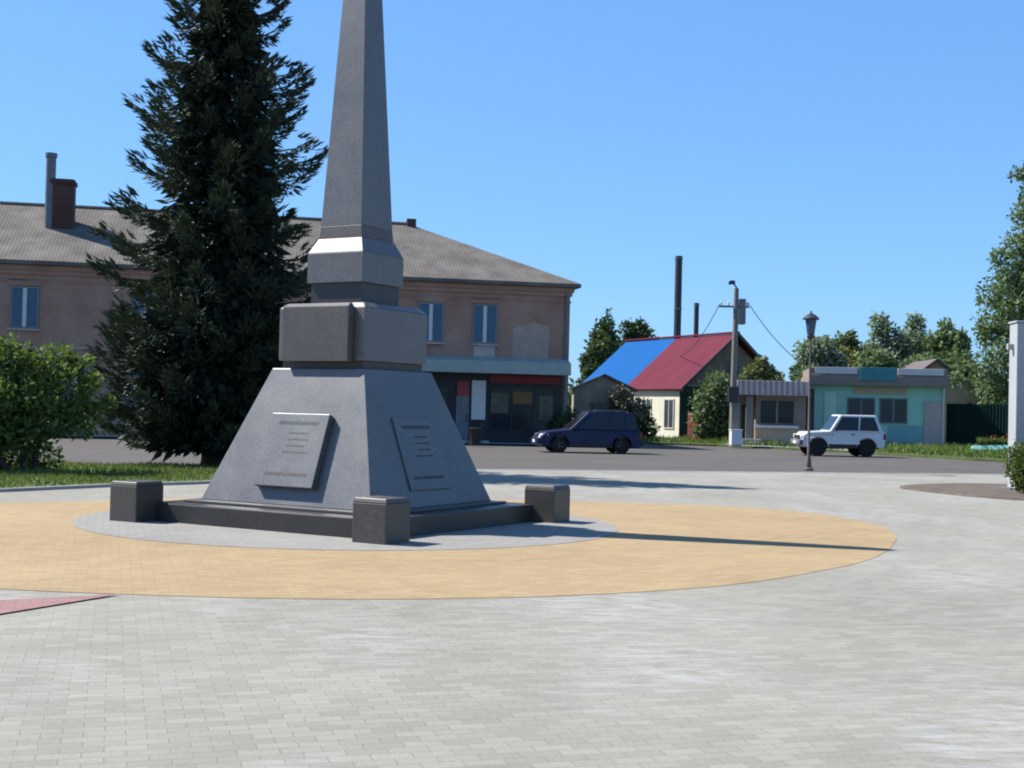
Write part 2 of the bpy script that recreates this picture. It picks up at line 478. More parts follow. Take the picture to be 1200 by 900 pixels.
M['leaf_dark'] = leaf_mat('dark leaves', (.045, .075, .03), (.10, .14, .055), .25)
M['leaf_pale'] = leaf_mat('silvery leaves', (.13, .18, .125), (.28, .34, .245), .3)  # silvery leaves, paled further so distance haze sits in the colour
M['leaf_mid'] = leaf_mat('mid green leaves', (.095, .14, .075), (.18, .245, .125), .3)  # blue mixed into the green: distance haze put into the leaf colour
M['leaf_olive'] = leaf_mat('olive leaves', (.10, .125, .05), (.18, .205, .09), .3)
M['leaf_grey'] = leaf_mat('dry grey twigs', (.10, .10, .075), (.18, .17, .13), .1)
M['leaf_tuya'] = leaf_mat('clipped hedge leaves', (.05, .085, .02), (.16, .2, .045), .25)
M['grass'] = leaf_mat('grass blades', (.06, .10, .022), (.16, .21, .06), .35)
M['flower'] = leaf_mat('orange petals', (.5, .1, .03), (.6, .25, .05), .2)

# ------------------------------------------------------------------ setting
def sheet(name, poly, z, m):
    mb = MB(); mb.add([(x, y, z) for x, y in poly], [tuple(range(len(poly)))])
    return struct(mb.build(name, m))


EDGE = lambda x: 35.8 + .3 * x                       # near edge of the street
big = MB(); ring = [(3000 * math.cos(a * math.pi / 32), 3000 * math.sin(a * math.pi / 32), -.16) for a in range(64)]
big.add(ring, [tuple(range(64))]); struct(big.build('ground', M['earth']))
sheet('road', [(-70, EDGE(-70) + .15), (70, EDGE(70) + .15), (70, 62), (30, 100), (12, 130), (0, 130), (-2, 74), (-70, 60)], -.13, M['asphalt'])
sheet('pavement', [(-70, 49.4), (2.6, 64.8), (6.5, 66.5), (4.5, 72), (-70, 58)], -.06, M['concrete'])
sheet('dark_asphalt_strip', [(7.2, EDGE(7.2) + .2), (34, EDGE(34) + .2), (34, EDGE(34) + 2.2), (18, EDGE(18) + 1.7), (10, EDGE(10) + 1.0)], -.126, M['asphalt_dark'])  # strip of darker asphalt colour along the kerb
sheet('plaza', [(-70, -30), (70, -30), (70, EDGE(70)), (-70, EDGE(-70))], 0, M['paving'])
k = MB(); d = Vector((1, .3, 0)).normalized(); nrm = Vector((-d.y, d.x, 0))
a, b = Vector((-70, EDGE(-70), 0)), Vector((70, EDGE(70), 0))
k.hexa([(a - nrm * .15) + Vector((0, 0, -.16)), (b - nrm * .15) + Vector((0, 0, -.16)), (b + nrm * .0) + Vector((0, 0, -.16)), a + Vector((0, 0, -.16)),
        (a - nrm * .15) + Vector((0, 0, .012)), (b - nrm * .15) + Vector((0, 0, .012)), b + Vector((0, 0, .012)), a + Vector((0, 0, .012))])
struct(k.build('kerb', M['kerb'], bevel=.01))

MC = Vector((-2.26, 18.8, 0))
# the sand-yellow figure of the paving, as surveyed round the monument (degrees, metres)
surv = [(-180, 9.2), (-160, 9.0), (-140, 8.6), (-125, 8.2), (-110, 7.75), (-97, 7.62), (-82, 7.6), (-70, 7.58), (-55, 7.5), (-41, 7.32), (-22, 7.36), (-11, 7.48), (3, 7.85), (13, 8.15), (24, 8.3), (34, 8.15), (45, 7.2), (55, 6.3), (70, 5.4), (90, 4.9), (120, 4.8), (148, 4.95), (163, 5.9), (172, 7.6), (180, 9.2)]
sa = np.radians([q[0] for q in surv]); sr = [q[1] for q in surv]
ya = np.linspace(-math.pi, math.pi, 181)[:-1]
poly = [(MC.x - .04 + np.interp(t, sa, sr) * math.cos(t), MC.y + np.interp(t, sa, sr) * math.sin(t)) for t in ya]
sheet('yellow_paving', poly, .004, M['yellow'])
sheet('paving_disc', [(MC.x + .04 + 3.76 * math.cos(t), MC.y - .07 + 3.76 * math.sin(t)) for t in np.linspace(0, 2 * math.pi, 97)[:-1]], .008, M['disc'])
pA, pB, pC = gnd(142, 697.5), gnd(0, 705), gnd(0, 721)
run = (pB - pA).normalized() * 5.0
pk = [pA, pB, pB + run, pC + run, pC]
sheet('pink_path_border', [(q.x, q.y) for q in pk], .012, M['pink'])

# lawn on the near side of the street, under the spruce
lawn = [(-60, 6), (-22, 13.5), (-12.2, 19.0), (-8.85, 23.0), (-7.5, 25.1), (-6.3, 26.4), (-4.9, 28.6), (-3.6, 31.0), (-3.2, EDGE(-3.2) - .3), (-60, EDGE(-60) - .3)]
mb = MB(); mb.plan(lawn, -.1, .05); struct(mb.build('lawn', M['turf']))
kb = MB()
for p, q in zip(lawn[1:-2], lawn[2:-1]):
    p, q = Vector((*p, 0)), Vector((*q, 0)); dd = (q - p).normalized(); nn = Vector((dd.y, -dd.x, 0)) * .1
    kb.hexa([p + Vector((0, 0, -.1)), p + nn + Vector((0, 0, -.1)), q + nn + Vector((0, 0, -.1)), q + Vector((0, 0, -.1)), p + Vector((0, 0, .058)), p + nn + Vector((0, 0, .058)), q + nn + Vector((0, 0, .058)), q + Vector((0, 0, .058))])
struct(kb.build('lawn_kerb', M['concrete']))
# verge in front of the small shops on the far side
verge = [(5.6, 73.0), (9.0, 72.6), (11.2, 71.6), (13.2, 69.4), (16.7, 64.6), (19.7, 57.5), (24, 51.5), (40, 49), (60, 60), (60, 130), (3.4, 130), (5.2, 80)]
mb = MB(); mb.plan(verge, -.16, -.03); struct(mb.build('verge', M['turf']))
sheet('footpath', [(11.7, 71.3), (13.3, 69.7), (17.0, 65.2), (18.2, 68.5), (17.2, 75), (12.0, 75)], -.025, M['concrete'])
# bed of soil at the right
bedc = (12.6, 30.3)
mb = MB(); mb.plan([(bedc[0] + (3.4 + .15 * math.sin(5 * t)) * math.cos(t), bedc[1] + 3.5 * math.sin(t)) for t in np.linspace(0, 2 * math.pi, 49)[:-1]], -.05, .035)
struct(mb.build('soil_bed', M['soil'], bevel=.03))


def point_in(poly, x, y):
    ins = np.zeros(len(x), bool); n = len(poly)
    for i in range(n):
        x0, y0 = poly[i]; x1, y1 = poly[(i + 1) % n]
        cond = (y0 > y) != (y1 > y)
        xx = (x1 - x0) * (y - y0) / (y1 - y0 + 1e-12) + x0
        ins ^= cond & (x < xx)
    return ins


def grass(name, poly, box, n, h, w, z, label):
    x = RNG.uniform(box[0], box[1], n); y = RNG.uniform(box[2], box[3], n); k_ = point_in(poly, x, y)
    x, y = x[k_], y[k_]; n = len(x)
    pn = .5 + .5 * np.sin(x * 1.7 + np.sin(y * 1.3)) * np.sin(y * 2.1 + x * .6)
    D = np.stack([RNG.normal(size=n) * .45, RNG.normal(size=n) * .45, np.ones(n)], 1)
    L = h * RNG.uniform(.5, 1.3, n) * (.6 + .7 * pn)
    o = leaves(name, np.stack([x, y, np.full(n, z)], 1), D, L, w, M['grass'], None, np.clip(.25 + .5 * pn + .3 * RNG.normal(size=n) * .6, 0, 1))
    struct(o, 'stuff', label)


grass('lawn_grass', lawn, (-15, -3, 19, 35), 42000, .11, .022, .05, 'short lawn grass under the spruce')
grass('verge_grass', verge, (5, 34, 50, 80), 30000, .32, .06, -.03, 'rough verge grass before the small shops')

# ------------------------------------------------------------------ monument
mon = empty('obelisk_monument', 'tall grey granite obelisk on a pyramid base with dark corner blocks', 'monument', MC, R(14.4 - 45))
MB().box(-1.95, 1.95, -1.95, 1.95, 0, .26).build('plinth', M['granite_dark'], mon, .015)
MB().frus(1.62, 1.62, .26, .30).build('base_slab', M['granite_dull'], mon, .01)
for sx in (-1, 1):
    for sy in (-1, 1):
        p = MB(); x, y = sx * 2.06, sy * 2.06; w = .25
        p.hexa([(x - w, y - w, 0), (x + w, y - w, 0), (x + w, y + w, 0), (x - w, y + w, 0), (x - w, y - w, .49), (x + w, y - w, .49), (x + w, y + w, .49), (x - w, y + w, .49)])
        po = p.build('corner_block', M['granite_block'], mon, .012)
        cpz = MB(); u = .24
        cpz.hexa([(x - w, y - w, .492), (x + w, y - w, .492), (x + w, y + w, .492), (x - w, y + w, .492), (x - u + .01, y - u + .01, .545), (x + u - .01, y - u + .01, .545), (x + u - .01, y + u - .01, .545), (x - u + .01, y + u - .01, .545)])
        cpz.build('cap', M['granite_block'], po, .008)
HB, HT, ZB, ZT = 1.46, .80, .30, 2.14
MB().frus(HB, HT, ZB, ZT).build('pyramid_base', M['granite'], mon, .012)
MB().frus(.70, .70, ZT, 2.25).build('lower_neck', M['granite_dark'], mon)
MB().frus(.745, .745, 2.25, 2.98).frus(.745, .66, 2.98, 3.05).build('pedestal_block', M['granite'], mon, .012)
# faces of the pyramid carry plaques, faces of the block carry raised panels
for kf in range(4):
    A = kf * math.pi / 2
    rot = Matrix.Rotation(A, 4, 'Z')
    mb = MB()
    mb.box(-.57, .57, -.885, -.747, 2.235, 2.985)
    mb.add([(-.57, -.885, 2.985), (.57, -.885, 2.985), (.57, -.747, 2.985), (-.57, -.747, 2.985), (-.53, -.80, 3.035), (.53, -.80, 3.035), (.53, -.75, 3.035), (-.53, -.75, 3.035)],
           [(4, 5, 6, 7), (0, 1, 5, 4), (1, 2, 6, 5), (2, 3, 7, 6), (3, 0, 4, 7)])
    if kf in (0, 2): pn = mb.build('raised_panel', M['granite_dull'], mon, .008); pn.matrix_local = rot
    # plaque: lies against the slope, a hand's breadth proud of it
    sl = Vector((0, HB - HT, ZT - ZB)).normalized(); out = Vector((0, -(ZT - ZB), HB - HT)).normalized(); ax = Vector((1, 0, 0))
    c0 = Vector((0, -HB, ZB)) + sl * .23
    plq = MB()
    def P(x, s, o): return c0 + ax * x + sl * s + out * o
    w0, hh, o0, o1 = .495, 1.03, .004, (.10 if kf == 0 else .022)
    plq.hexa([P(-w0, 0, o0), P(w0, 0, o0), P(w0, hh, o0), P(-w0, hh, o0), P(-w0, 0, o1), P(w0, 0, o1), P(w0, hh, o1), P(-w0, hh, o1)])
    pq = plq.build('plaque', M['granite'], mon, .008); pq.matrix_local = rot
    # rows of worn strokes, far too small to read
    rr = random.Random(3 + kf)
    def strokes(name, rows, m, h):
        for sy, x0, x1 in rows:
            s_b = MB(); x = x0
            while x < x1:
                w = rr.uniform(.012, .03); t1 = rr.uniform(.55, 1)
                s_b.hexa([P(x, sy, o1 - .002), P(x + w, sy, o1 - .002), P(x + w, sy + h, o1 - .002), P(x, sy + h * t1, o1 - .002), P(x, sy, o1 + .002), P(x + w, sy, o1 + .002), P(x + w, sy + h, o1 + .002), P(x, sy + h * t1, o1 + .002)])
                x += w + rr.uniform(.006, .012)
            s_b.build(name, m, pq)
    strokes('green_lettering', [(.87, -.33, .34)], M['engr_green'] if kf == 0 else M['engraved'], .05)
    strokes('lettering', [(.74, -.12, .2), (.65, -.12, .22), (.56, -.1, .2), (.47, -.16, .24)], M['engr_red'] if kf == 0 else M['engraved'], .022)
    strokes('red_lettering', [(.15, -.36, .36)], M['engr_red'] if kf == 0 else M['engraved'], .045)
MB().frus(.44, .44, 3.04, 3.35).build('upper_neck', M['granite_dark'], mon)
MB().frus(.485, .485, 3.35, 3.77).frus(.485, .385, 3.77, 3.98).build('collar_block', M['granite'], mon, .008)
MB().frus(.375, .362, 3.98, 4.16).build('shaft_foot', M['granite_dull'], mon, .006)
MB().frus(.362, .160, 4.16, 8.3).frus(.160, .01, 8.3, 8.6).build('shaft', M['granite'], mon, .008)

# ------------------------------------------------------------------ brick building
BA = math.atan2(5.6, 27.0); BP = (2.85, 67.0)
bld = empty('brick_building', 'long two storey brick building with grey slate roof and ground floor shop', 'building', (BP[0], BP[1], -.08), BA)
LEN, DEP, EZ, RZ, HIP = 36.0, 12.0, 8.1, 11.55, 7.5
MB().box(-LEN, 0, 0, DEP, 0, EZ - .05).build('wall', M['brick'], bld)
rf = MB(); o_ = .45
rf.add([(o_, -o_, EZ), (-LEN - o_, -o_, EZ), (-LEN - o_, DEP + o_, EZ), (o_, DEP + o_, EZ), (-HIP, DEP / 2, RZ), (-LEN + HIP, DEP / 2, RZ),
        (o_, -o_, EZ - .18), (-LEN - o_, -o_, EZ - .18), (-LEN - o_, DEP + o_, EZ - .18), (o_, DEP + o_, EZ - .18)],
       [(0, 4, 5, 1), (0, 3, 4), (3, 2, 5, 4), (2, 1, 5), (0, 1, 7, 6), (1, 2, 8, 7), (2, 3, 9, 8), (3, 0, 6, 9), (6, 7, 8, 9)])
roof = rf.build('roof', M['slate'], bld)
MB().tube([(-HIP - .1, DEP / 2, RZ + .03), (-LEN + HIP, DEP / 2, RZ + .03)], .1, 6).build('ridge_cap', M['slate'], roof)
MB().box(-HIP - .2, -HIP + .3, DEP / 2 - .25, DEP / 2 + .25, RZ - .4, RZ + .3).build('roof_vent', M['chimney_brick'], roof, .02)
cor = MB(); cor.box(-LEN - .18, .18, -.18, DEP + .18, EZ - .42, EZ - .19); cor.box(-LEN - .1, .1, -.1, DEP + .1, EZ - .62, EZ - .421); cor.box(-LEN - .05, .05, -.05, DEP + .05, EZ - .95, EZ - .86)
cor.build('cornice', M['brick'], bld, .01)
MB().box(-LEN - .06, .06, -.06, DEP + .06, 4.02, 4.18).build('string_course', M['plaster'], bld)
# the brick chimney and the steel flue beside it
lx, lz = on_face(74, 262, (BP[0] - 2.2 * math.sin(-BA) * 0, BP[1] + 0), BA)
def on_roof(px, py):
    # the front slope of the roof
    P0 = Vector((BP[0], BP[1], -.08)); n = Vector((0, -(RZ - EZ), DEP / 2 + o_)); rm = Matrix.Rotation(BA, 3, 'Z'); n = rm @ n
    p0 = P0 + rm @ Vector((0, -o_, EZ)); d_ = ray(px, py); C0 = Vector((0, 0, CAMZ))
    q = C0 + d_ * ((p0 - C0).dot(n) / d_.dot(n)); return rm.inverted() @ (q - P0)
q = on_roof(74, 264)
ch = MB(); ch.box(q.x - .55, q.x + .5, q.y - .45, q.y + .55, q.z - .4, q.z + 2.25); ch.box(q.x - .62, q.x + .57, q.y - .52, q.y + .62, q.z + 2.0, q.z + 2.2)
ch.build('chimney', M['chimney_brick'], roof, .02)
MB().tube([(q.x - .62, q.y - .25, q.z - .3), (q.x - .62, q.y - .25, q.z + 3.3)], .24, 12).tube([(q.x - .62, q.y - .25, q.z + 3.3), (q.x - .62, q.y - .25, q.z + 3.5)], .29, 12).build('flue_pipe', M['steel_grey'], roof, 0, True)
# upper windows
win0 = None
def window(parent, x0, x1, z0, z1, y=0.0, mull=1, m=None, sill=True, frame=None, fr=.075):
    w = MB().box(x0 + fr, x1 - fr, y - .03, y + .0, z0 + fr, z1 - fr).build('window', m or M['glass_blue'], parent)
    f = MB()
    f.box(x0, x1, y - .06, y - .002, z0, z0 + fr); f.box(x0, x1, y - .06, y - .002, z1 - fr, z1)
    f.box(x0, x0 + fr, y - .058, y - .004, z0 + fr, z1 - fr); f.box(x1 - fr, x1, y - .058, y - .004, z0 + fr, z1 - fr)
    for i in range(mull):
        xm = x0 + (x1 - x0) * (i + 1) / (mull + 1); f.box(xm - fr * .8, xm + fr * .8, y - .056, y - .006, z0 + fr, z1 - fr)
    f.build('frame', frame or M['frame_dim'], w)
    if frame is None: MB().box((x0 + x1) / 2 - .09, (x0 + x1) / 2 + .09, y - .066, y - .0565, z0 + fr, z1 - fr).build('mullion', M['white_pvc'], w)
    if sill: MB().box(x0 - .1, x1 + .1, y - .16, y - .062, z0 - .09, z0 - .02).build('sill', M['plaster_pale'], w)
    return w


for kx in range(11):
    x = -4.38 - 2.73 * kx
    if kx == 7: continue
    w = window(bld, x - .62, x + .62, 4.95, 6.9, 0, 1)
    MB().box(x - .75, x + .75, -.05, -.004, 6.95, 7.25).build('lintel', M['brick'], bld)
    if kx == 0: MB().box(x - .55, x + .55, -.04, -.003, 4.2, 4.84).build('apron_panel', M['plaster_pale'], bld)
for kx in range(3, 11):
    x = -4.75 - 2.73 * kx
    window(bld, x - .62, x + .62, 1.2, 3.1, 0, 1)
MB().add([(-2.95, -.012, 4.2), (-1.1, -.012, 4.2), (-1.05, -.012, 5.9), (-1.9, -.012, 6.1), (-2.9, -.012, 5.8), (-2.95, 0, 4.2), (-1.1, 0, 4.2), (-1.05, 0, 5.9), (-1.9, 0, 6.1), (-2.9, 0, 5.8)],
         [(0, 1, 2, 3, 4), (0, 5, 6, 1), (1, 6, 7, 2), (2, 7, 8, 3), (3, 8, 9, 4), (4, 9, 5, 0)]).build('plaster_patch', M['plaster'], bld)
MB().tube([(-.2, -.12, .2), (-.2, -.12, EZ - .4)], .07, 8).build('downpipe', M['steel_grey'], bld, 0, True)
# shop on the ground floor
MB().box(-8.6, -.35, -.10, -.004, .0, 3.45).build('shopfront', M['dark_panel'], bld)
cn = MB(); cn.hexa([(-8.7, -1.35, 3.45), (-.2, -1.35, 3.45), (-.2, -.005, 3.45), (-8.7, -.005, 3.45), (-8.7, -1.3, 4.05), (-.2, -1.3, 4.05), (-.2, -.005, 4.3), (-8.7, -.005, 4.3)])
cn.build('canopy', M['awning'], bld, .02)
MB().box(-4.1, -.5, -.22, -.104, 3.0, 3.4).build('sign_band', M['red_sign'], bld, .01)
sw = window(bld, -4.05, -.7, .6, 2.85, -.104, 2, M['glass_shop'], False, M['dark_panel'], .06)
MB().box(-2.9, -1.8, -.146, -.136, 2.0, 2.6).build('colour_panel', M['ochre'], sw)  # flat ochre and green panels set before the shop glass
MB().box(-4.0, -3.1, -.147, -.137, 1.5, 2.5).build('colour_panel', M['green_panel'], sw)
MB().box(-1.5, -.8, -.145, -.135, 1.2, 2.4).build('colour_panel', M['green_panel'], sw)
window(bld, -8.2, -6.1, .7, 2.8, -.104, 1, M['glass_shop'], False, M['dark_panel'], .06)
dr = MB().box(-5.75, -5.1, -.16, -.104, .1, 2.35).build('door', M['steel_grey'], bld, .01)
MB().tube([(-5.2, -.2, 1.0), (-5.2, -.2, 1.4)], .02, 6).build('handle', M['steel_dark'], dr)
MB().box(-5.72, -5.12, -.2, -.165, 2.3, 3.05).build('red_poster', M['red_poster'], bld)
MB().box(-4.98, -4.28, -.2, -.108, 1.15, 3.1).build('white_poster', M['white_pvc'], bld)
MB().box(-5.9, -4.2, -1.1, -.105, -.03, .12).build('doorstep', M['concrete'], bld, .02)

# ------------------------------------------------------------------ house with the blue and red roof
HA = R(25)                      # gable runs along this
hs = empty('cream_house', 'old house with bright blue and cherry red metal roof and cream side wall', 'house', (13.8, 82.0, -.03), HA)
W2, LH, HE, HR = 3.75, 13.2, 3.38, 6.66          # half width, length (local +y goes away), eave, ridge
MB().prism([(-W2, 0), (W2, 0), (W2, HE), (0, HR - .3), (-W2, HE)], .35, LH).build('wall', M['cream'], hs)
MB().prism([(-W2 - .02, 0), (W2 + .02, 0), (W2 + .02, HE - .05), (-W2 - .02, HE - .05)], .30, .345).build('gable_boards', M['dark_green_wood'], hs)
MB().prism([(-W2, HE), (W2, HE), (0, HR - .32)], .29, .343).build('gable_triangle', M['old_wood'], hs)
ov = .3; sl_ = (HR - HE) / W2
def rslab(side, y0, y1):
    xe = side * (W2 + ov); ze = HE - sl_ * ov
    qd = [(0, y0, HR), (xe, y0, ze), (xe, y1, ze), (0, y1, HR)]
    if side > 0: qd = qd[::-1]
    mb = MB(); mb.slab(qd, .09); return mb
SPL = 6.8
for nm, mt, y0, y1 in (('red_roof', M['red_roof'], -.3, SPL), ('blue_roof', M['blue_roof'], SPL + .004, LH + .3)):
    r1 = rslab(-1, y0, y1); r2 = rslab(1, y0, y1); r1.add(r2.v, r2.f); r1.build(nm, mt, hs)
MB().box(-.12, .12, -.32, LH + .3, HR + .02, HR + .14).build('ridge_cap', M['red_roof'], hs, .03)
bg = MB(); ze = HE - sl_ * ov
for sd in (-1, 1):
    bg.hexa([(sd * (W2 + ov), -.34, ze - .16), (0, -.34, HR - .16), (0, -.302, HR - .16), (sd * (W2 + ov), -.302, ze - .16), (sd * (W2 + ov), -.34, ze + .1), (0, -.34, HR + .1), (0, -.302, HR + .1), (sd * (W2 + ov), -.302, ze + .1)])
bg.build('bargeboard', M['steel_dark'], hs)
def side_window(y0, y1, z0, z1):
    w = MB().box(-W2 - .03, -W2, y0, y1, z0, z1).build('window', M['glass'], hs)
    f = MB()
    for a_, b_ in ((y0 - .08, y0), (y1, y1 + .08), ((y0 + y1) / 2 - .03, (y0 + y1) / 2 + .03)): f.box(-W2 - .06, -W2 - .002, a_, b_, z0 - .08, z1 + .08)
    f.box(-W2 - .055, -W2 - .004, y0, y1, z1, z1 + .08); f.box(-W2 - .055, -W2 - .004, y0, y1, z0 - .08, z0)
    f.build('frame', M['plaster_pale'], w)
for yc in (1.5, 4.2, 7.2, 10.2): side_window(yc - .5, yc + .5, .75, 2.45)
gw = MB().box(-.5, .5, .26, .288, 4.0, 5.0).build('window', M['glass'], hs)
MB().box(-.58, .58, .262, .287, 3.92, 4.0).box(-.58, .58, .262, .287, 5.0, 5.08).box(-.58, -.5, .263, .286, 4.0, 5.0).box(.5, .58, .263, .286, 4.0, 5.0).build('frame', M['old_wood'], gw)

# weathered shed between the brick building and the house
sa_, sb_ = at(672, 500, 77.2), at(742, 500, 77.2)
shd = empty('grey_shed', 'weathered grey board shed beside the brick building under the blue roof', 'shed', (sa_.x, 77.2, -.05), 0)
sw_ = sb_.x - sa_.x; zl = at(672, 452, 77.2).z; zp = at(707, 437, 77.2).z
MB().prism([(0, 0), (sw_, 0), (sw_, zl), (sw_ * .5, zp - .12), (0, zl)], 0, 3.0).build('wall', M['shed_boards'], shd)
mb = MB()
for xe, sg in ((-.25, 1), (sw_ + .25, -1)):
    qd = [(sw_ * .5, -.3, zp), (xe, -.3, zl - .12), (xe, 3.2, zl - .12), (sw_ * .5, 3.2, zp)]
    mb.slab(qd if sg > 0 else qd[::-1], .08)
mb.build('roof', M['slate'], shd)
window(shd, .9, 1.7, 1.3, 2.2, 0, 1, M['glass'], False, M['steel_grey'], .06)
dd = MB().box(2.2, 3.0, -.05, -.004, .05, 1.95).build('door', M['old_wood'], shd)
MB().tube([(2.9, -.09, .95), (2.9, -.09, 1.15)], .02, 5).build('handle', M['steel_dark'], dd)

# boiler house stacks behind the house
for i, (px, ytop, Y, r, lab) in enumerate(((792, 300, 104, .28, 'taller dark steel smokestack rising behind the blue and red roof'),
                                           (814, 355, 108, .2, 'shorter dark steel smokestack rising behind the red roof'))):
    p0 = at(px, 470, Y); p1 = at(px, ytop, Y)
    st = empty('smokestack', lab, 'smokestack', (p0.x, p0.y, -.15), 0, 'boiler house smokestacks')
    h = p1.z + .15
    MB().tube([(0, 0, 0), (0, 0, h)], [r * 1.05, r], 16).build('stack_pipe', M['steel_dark'], st, 0, True)
    bd = MB()
    for zz in (h * .45, h * .7, h - .25): bd.lathe([(r * 1.0, zz), (r * 1.16, zz), (r * 1.16, zz + .12), (r * 1.0, zz + .12)], 16)
    bd.build('stack_band', M['steel_grey'], st)
    MB().box(-1.0, 1.0, -1.0, 1.0, -.1, .5).build('footing', M['concrete'], st)

# ------------------------------------------------------------------ kiosk
KA = -R(4)
kl = at(866, 500, 73.0); ks = empty('kiosk', 'small taupe kiosk with dark window and pinkish flat roof', 'kiosk', (kl.x, 73.0, -.03), KA)
kf_ = lambda x, y: on_face(x, y, (kl.x, 73.0), KA)
KW = kf_(944, 500)[0]
MB().box(0, .9, .9, 3.4, 0, 2.75).box(.9, KW, 0, 3.4, 0, 2.75).build('wall', M['kiosk_wall'], ks)
zt, zb_ = 3.55, 2.75
MB().hexa([(-.25, -.55, zb_), (KW + .2, -.55, zb_), (KW + .2, 3.7, zb_), (-.25, 3.7, zb_), (-.15, -.35, zt), (KW + .1, -.35, zt), (KW + .1, 3.6, zt), (-.15, 3.6, zt)]).build('roof', M['kiosk_roof'], ks, .02)
x0, z1 = kf_(890, 467); x1, z0 = kf_(931, 497)
window(ks, x0, x1, z0, z1, 0, 1, M['glass_shop'], False, M['kiosk_wall'], .06)
MB().box(x0 - .3, x1 + .2, -.3, -.004, z0 - .22, z0 - .06).build('counter', M['lilac_white'], ks, .01)
MB().box(.95, KW - .05, -.05, -.004, .03, z0 - .24).build('brick_base', M['tan_brick'], ks)
dk = MB().box(.2, .8, .85, .898, .1, 2.2).build('door', M['dark_panel'], ks)
MB().tube([(.7, .82, .95), (.7, .82, 1.2)], .025, 6).build('handle', M['steel_grey'], dk)
MB().box(.05, 1.15, -1.1, -.06, .0, .18).box(.05, 1.15, -.65, -.06, .18, .34).build('steps', M['concrete'], ks, .015)
MB().box(.35, .75, -.12, -.0, .35, 2.7).build('corner_post', M['pole_concrete'], ks, .01)
MB().box(KW + .02, KW + .5, .3, 1.2, 0, 3.2).build('dark_side_box', M['dark_panel'], ks, .01)  # plain dark box standing upright beside the kiosk

# ------------------------------------------------------------------ turquoise shop
SA = -R(9)
sl0 = at(950, 505, 77.5); SP = (sl0.x, 77.5)
sf = lambda x, y: on_face(x, y, SP, SA)
SW = sf(1107, 500)[0]; SH = sf(1030, 452)[1]; ST = sf(1030, 431)[1]
sh = empty('turquoise_shop', 'low turquoise shop with flat grey parapet and a wide dark window', 'shop', (SP[0], SP[1], -.03), SA)
MB().box(0, SW - .03, 0, 7, 0, SH).build('wall', M['teal'], sh)
MB().box(-.2, SW + .15, -.55, 7.2, SH + .002, SH + .6).build('fascia', M['brown_trim'], sh, .02)
MB().box(-.1, SW + .05, -.4, 7.1, SH + .602, ST - .02).build('parapet', M['brown_trim'], sh, .02)
for xa, xb in ((955, 1004), (1051, 1105)):
    a_, b_ = sf(xa, 437)[0], sf(xb, 437)[0]
    MB().box(a_, b_, -.5, -.404, SH + .66, ST).build('parapet_board', M['lilac_white'], sh, .01)
a_, b_ = sf(1006, 437)[0], sf(1049, 437)[0]
MB().box(a_, b_, -.61, -.555, SH + .3, ST + .02).build('sign_board', M['sign_teal'], sh, .015)
a_, b_ = sf(1000, 456)[0], sf(1063, 456)[0]
MB().box(a_, b_, -.05, -.004, SH - .48, SH - .08).build('beige_board', M['beige'], sh)
a_, z1 = sf(993, 465); b_, z0 = sf(1063, 496)
xm = (a_ + b_) / 2
for u0, u1 in ((a_, xm - .12), (xm + .12, b_)): window(sh, u0, u1, z0, z1, 0, 1, M['glass'], False, M['steel_grey'], .07)
a_, z1 = sf(966, 458); b_, _z = sf(980, 458)
d1 = MB().box(a_, b_, -.06, -.004, .1, z1).build('door', M['teal_pale'], sh, .01)
MB().tube([(b_ - .12, -.11, 1.0), (b_ - .12, -.11, 1.25)], .03, 6).build('handle', M['steel_grey'], d1)
a_, b_ = sf(1083, 490)[0], SW - .06
MB().box(a_, b_, -.09, -.004, 0, sf(1090, 470)[1]).build('wall_panel', M['pinkish'], sh, .01)
a_, b_ = sf(1040, 505)[0], sf(1081, 505)[0]
MB().box(a_, b_, -.03, -.004, .0, 1.25).build('lower_panel', M['teal_blue'], sh)
MB().tube([(SW - .1, -.12, .1), (SW - .1, -.12, SH)], .06, 8).build('downpipe', M['white_pvc'], sh, 0, True)

# brick house behind it
ph = at(1096, 470, 88.0); hh_ = empty('brick_house', 'tan brick house with dark sloping roof behind the turquoise shop', 'house', (ph.x, 88.0, -.1), -R(4))
hw = 3.35; he, ha_ = 3.15, 5.75
MB().prism([(-hw, 0), (hw, 0), (hw, he), (0, ha_ - .15), (-hw, he)], 0, 9).build('wall', M['tan_brick'], hh_)
r_ = MB()
for sd in (-1, 1):
    qd = [(0, -.45, ha_), (sd * (hw + .5), -.45, he - .32), (sd * (hw + .5), 9.4, he - .32), (0, 9.4, ha_)]
    r_.slab(qd if sd < 0 else qd[::-1], .14)
r_.build('roof', M['steel_rust'], hh_)
window(hh_, 2.1, 2.9, 2.0, 2.9, 0, 1, M['glass'], True)

# profiled fence, right of the shop
fa = at(1109, 500, 77.0); fb = at(1240, 500, 73.5)
fang = math.atan2(fb.y - fa.y, fb.x - fa.x); fl = math.hypot(fb.x - fa.x, fb.y - fa.y)
fe = empty('metal_fence', 'tall dark green profiled metal fence beside the turquoise shop', 'fence', (fa.x, fa.y, -.05), fang)
n_ = 140; mb = MB(); prof = []
for i in range(n_ + 1):
    ph_ = i % 4; prof.append((i * fl / n_, -.02 if ph_ in (0, 1) else .02))
vs = [(x, y, .1) for x, y in prof] + [(x, y, 2.6) for x, y in prof]
mb.add(vs, [(i, i + 1, i + n_ + 2, i + n_ + 1) for i in range(n_)])
pf = mb.build('sheet_panel', M['fence_green'], fe); md = pf.modifiers.new('thick', 'SOLIDIFY'); md.thickness = .01
for i in range(6):
    x = .1 + i * (fl - .2) / 5
    MB().box(x - .04, x + .04, .04, .12, 0, 2.55).build('post', M['steel_dark'], fe)
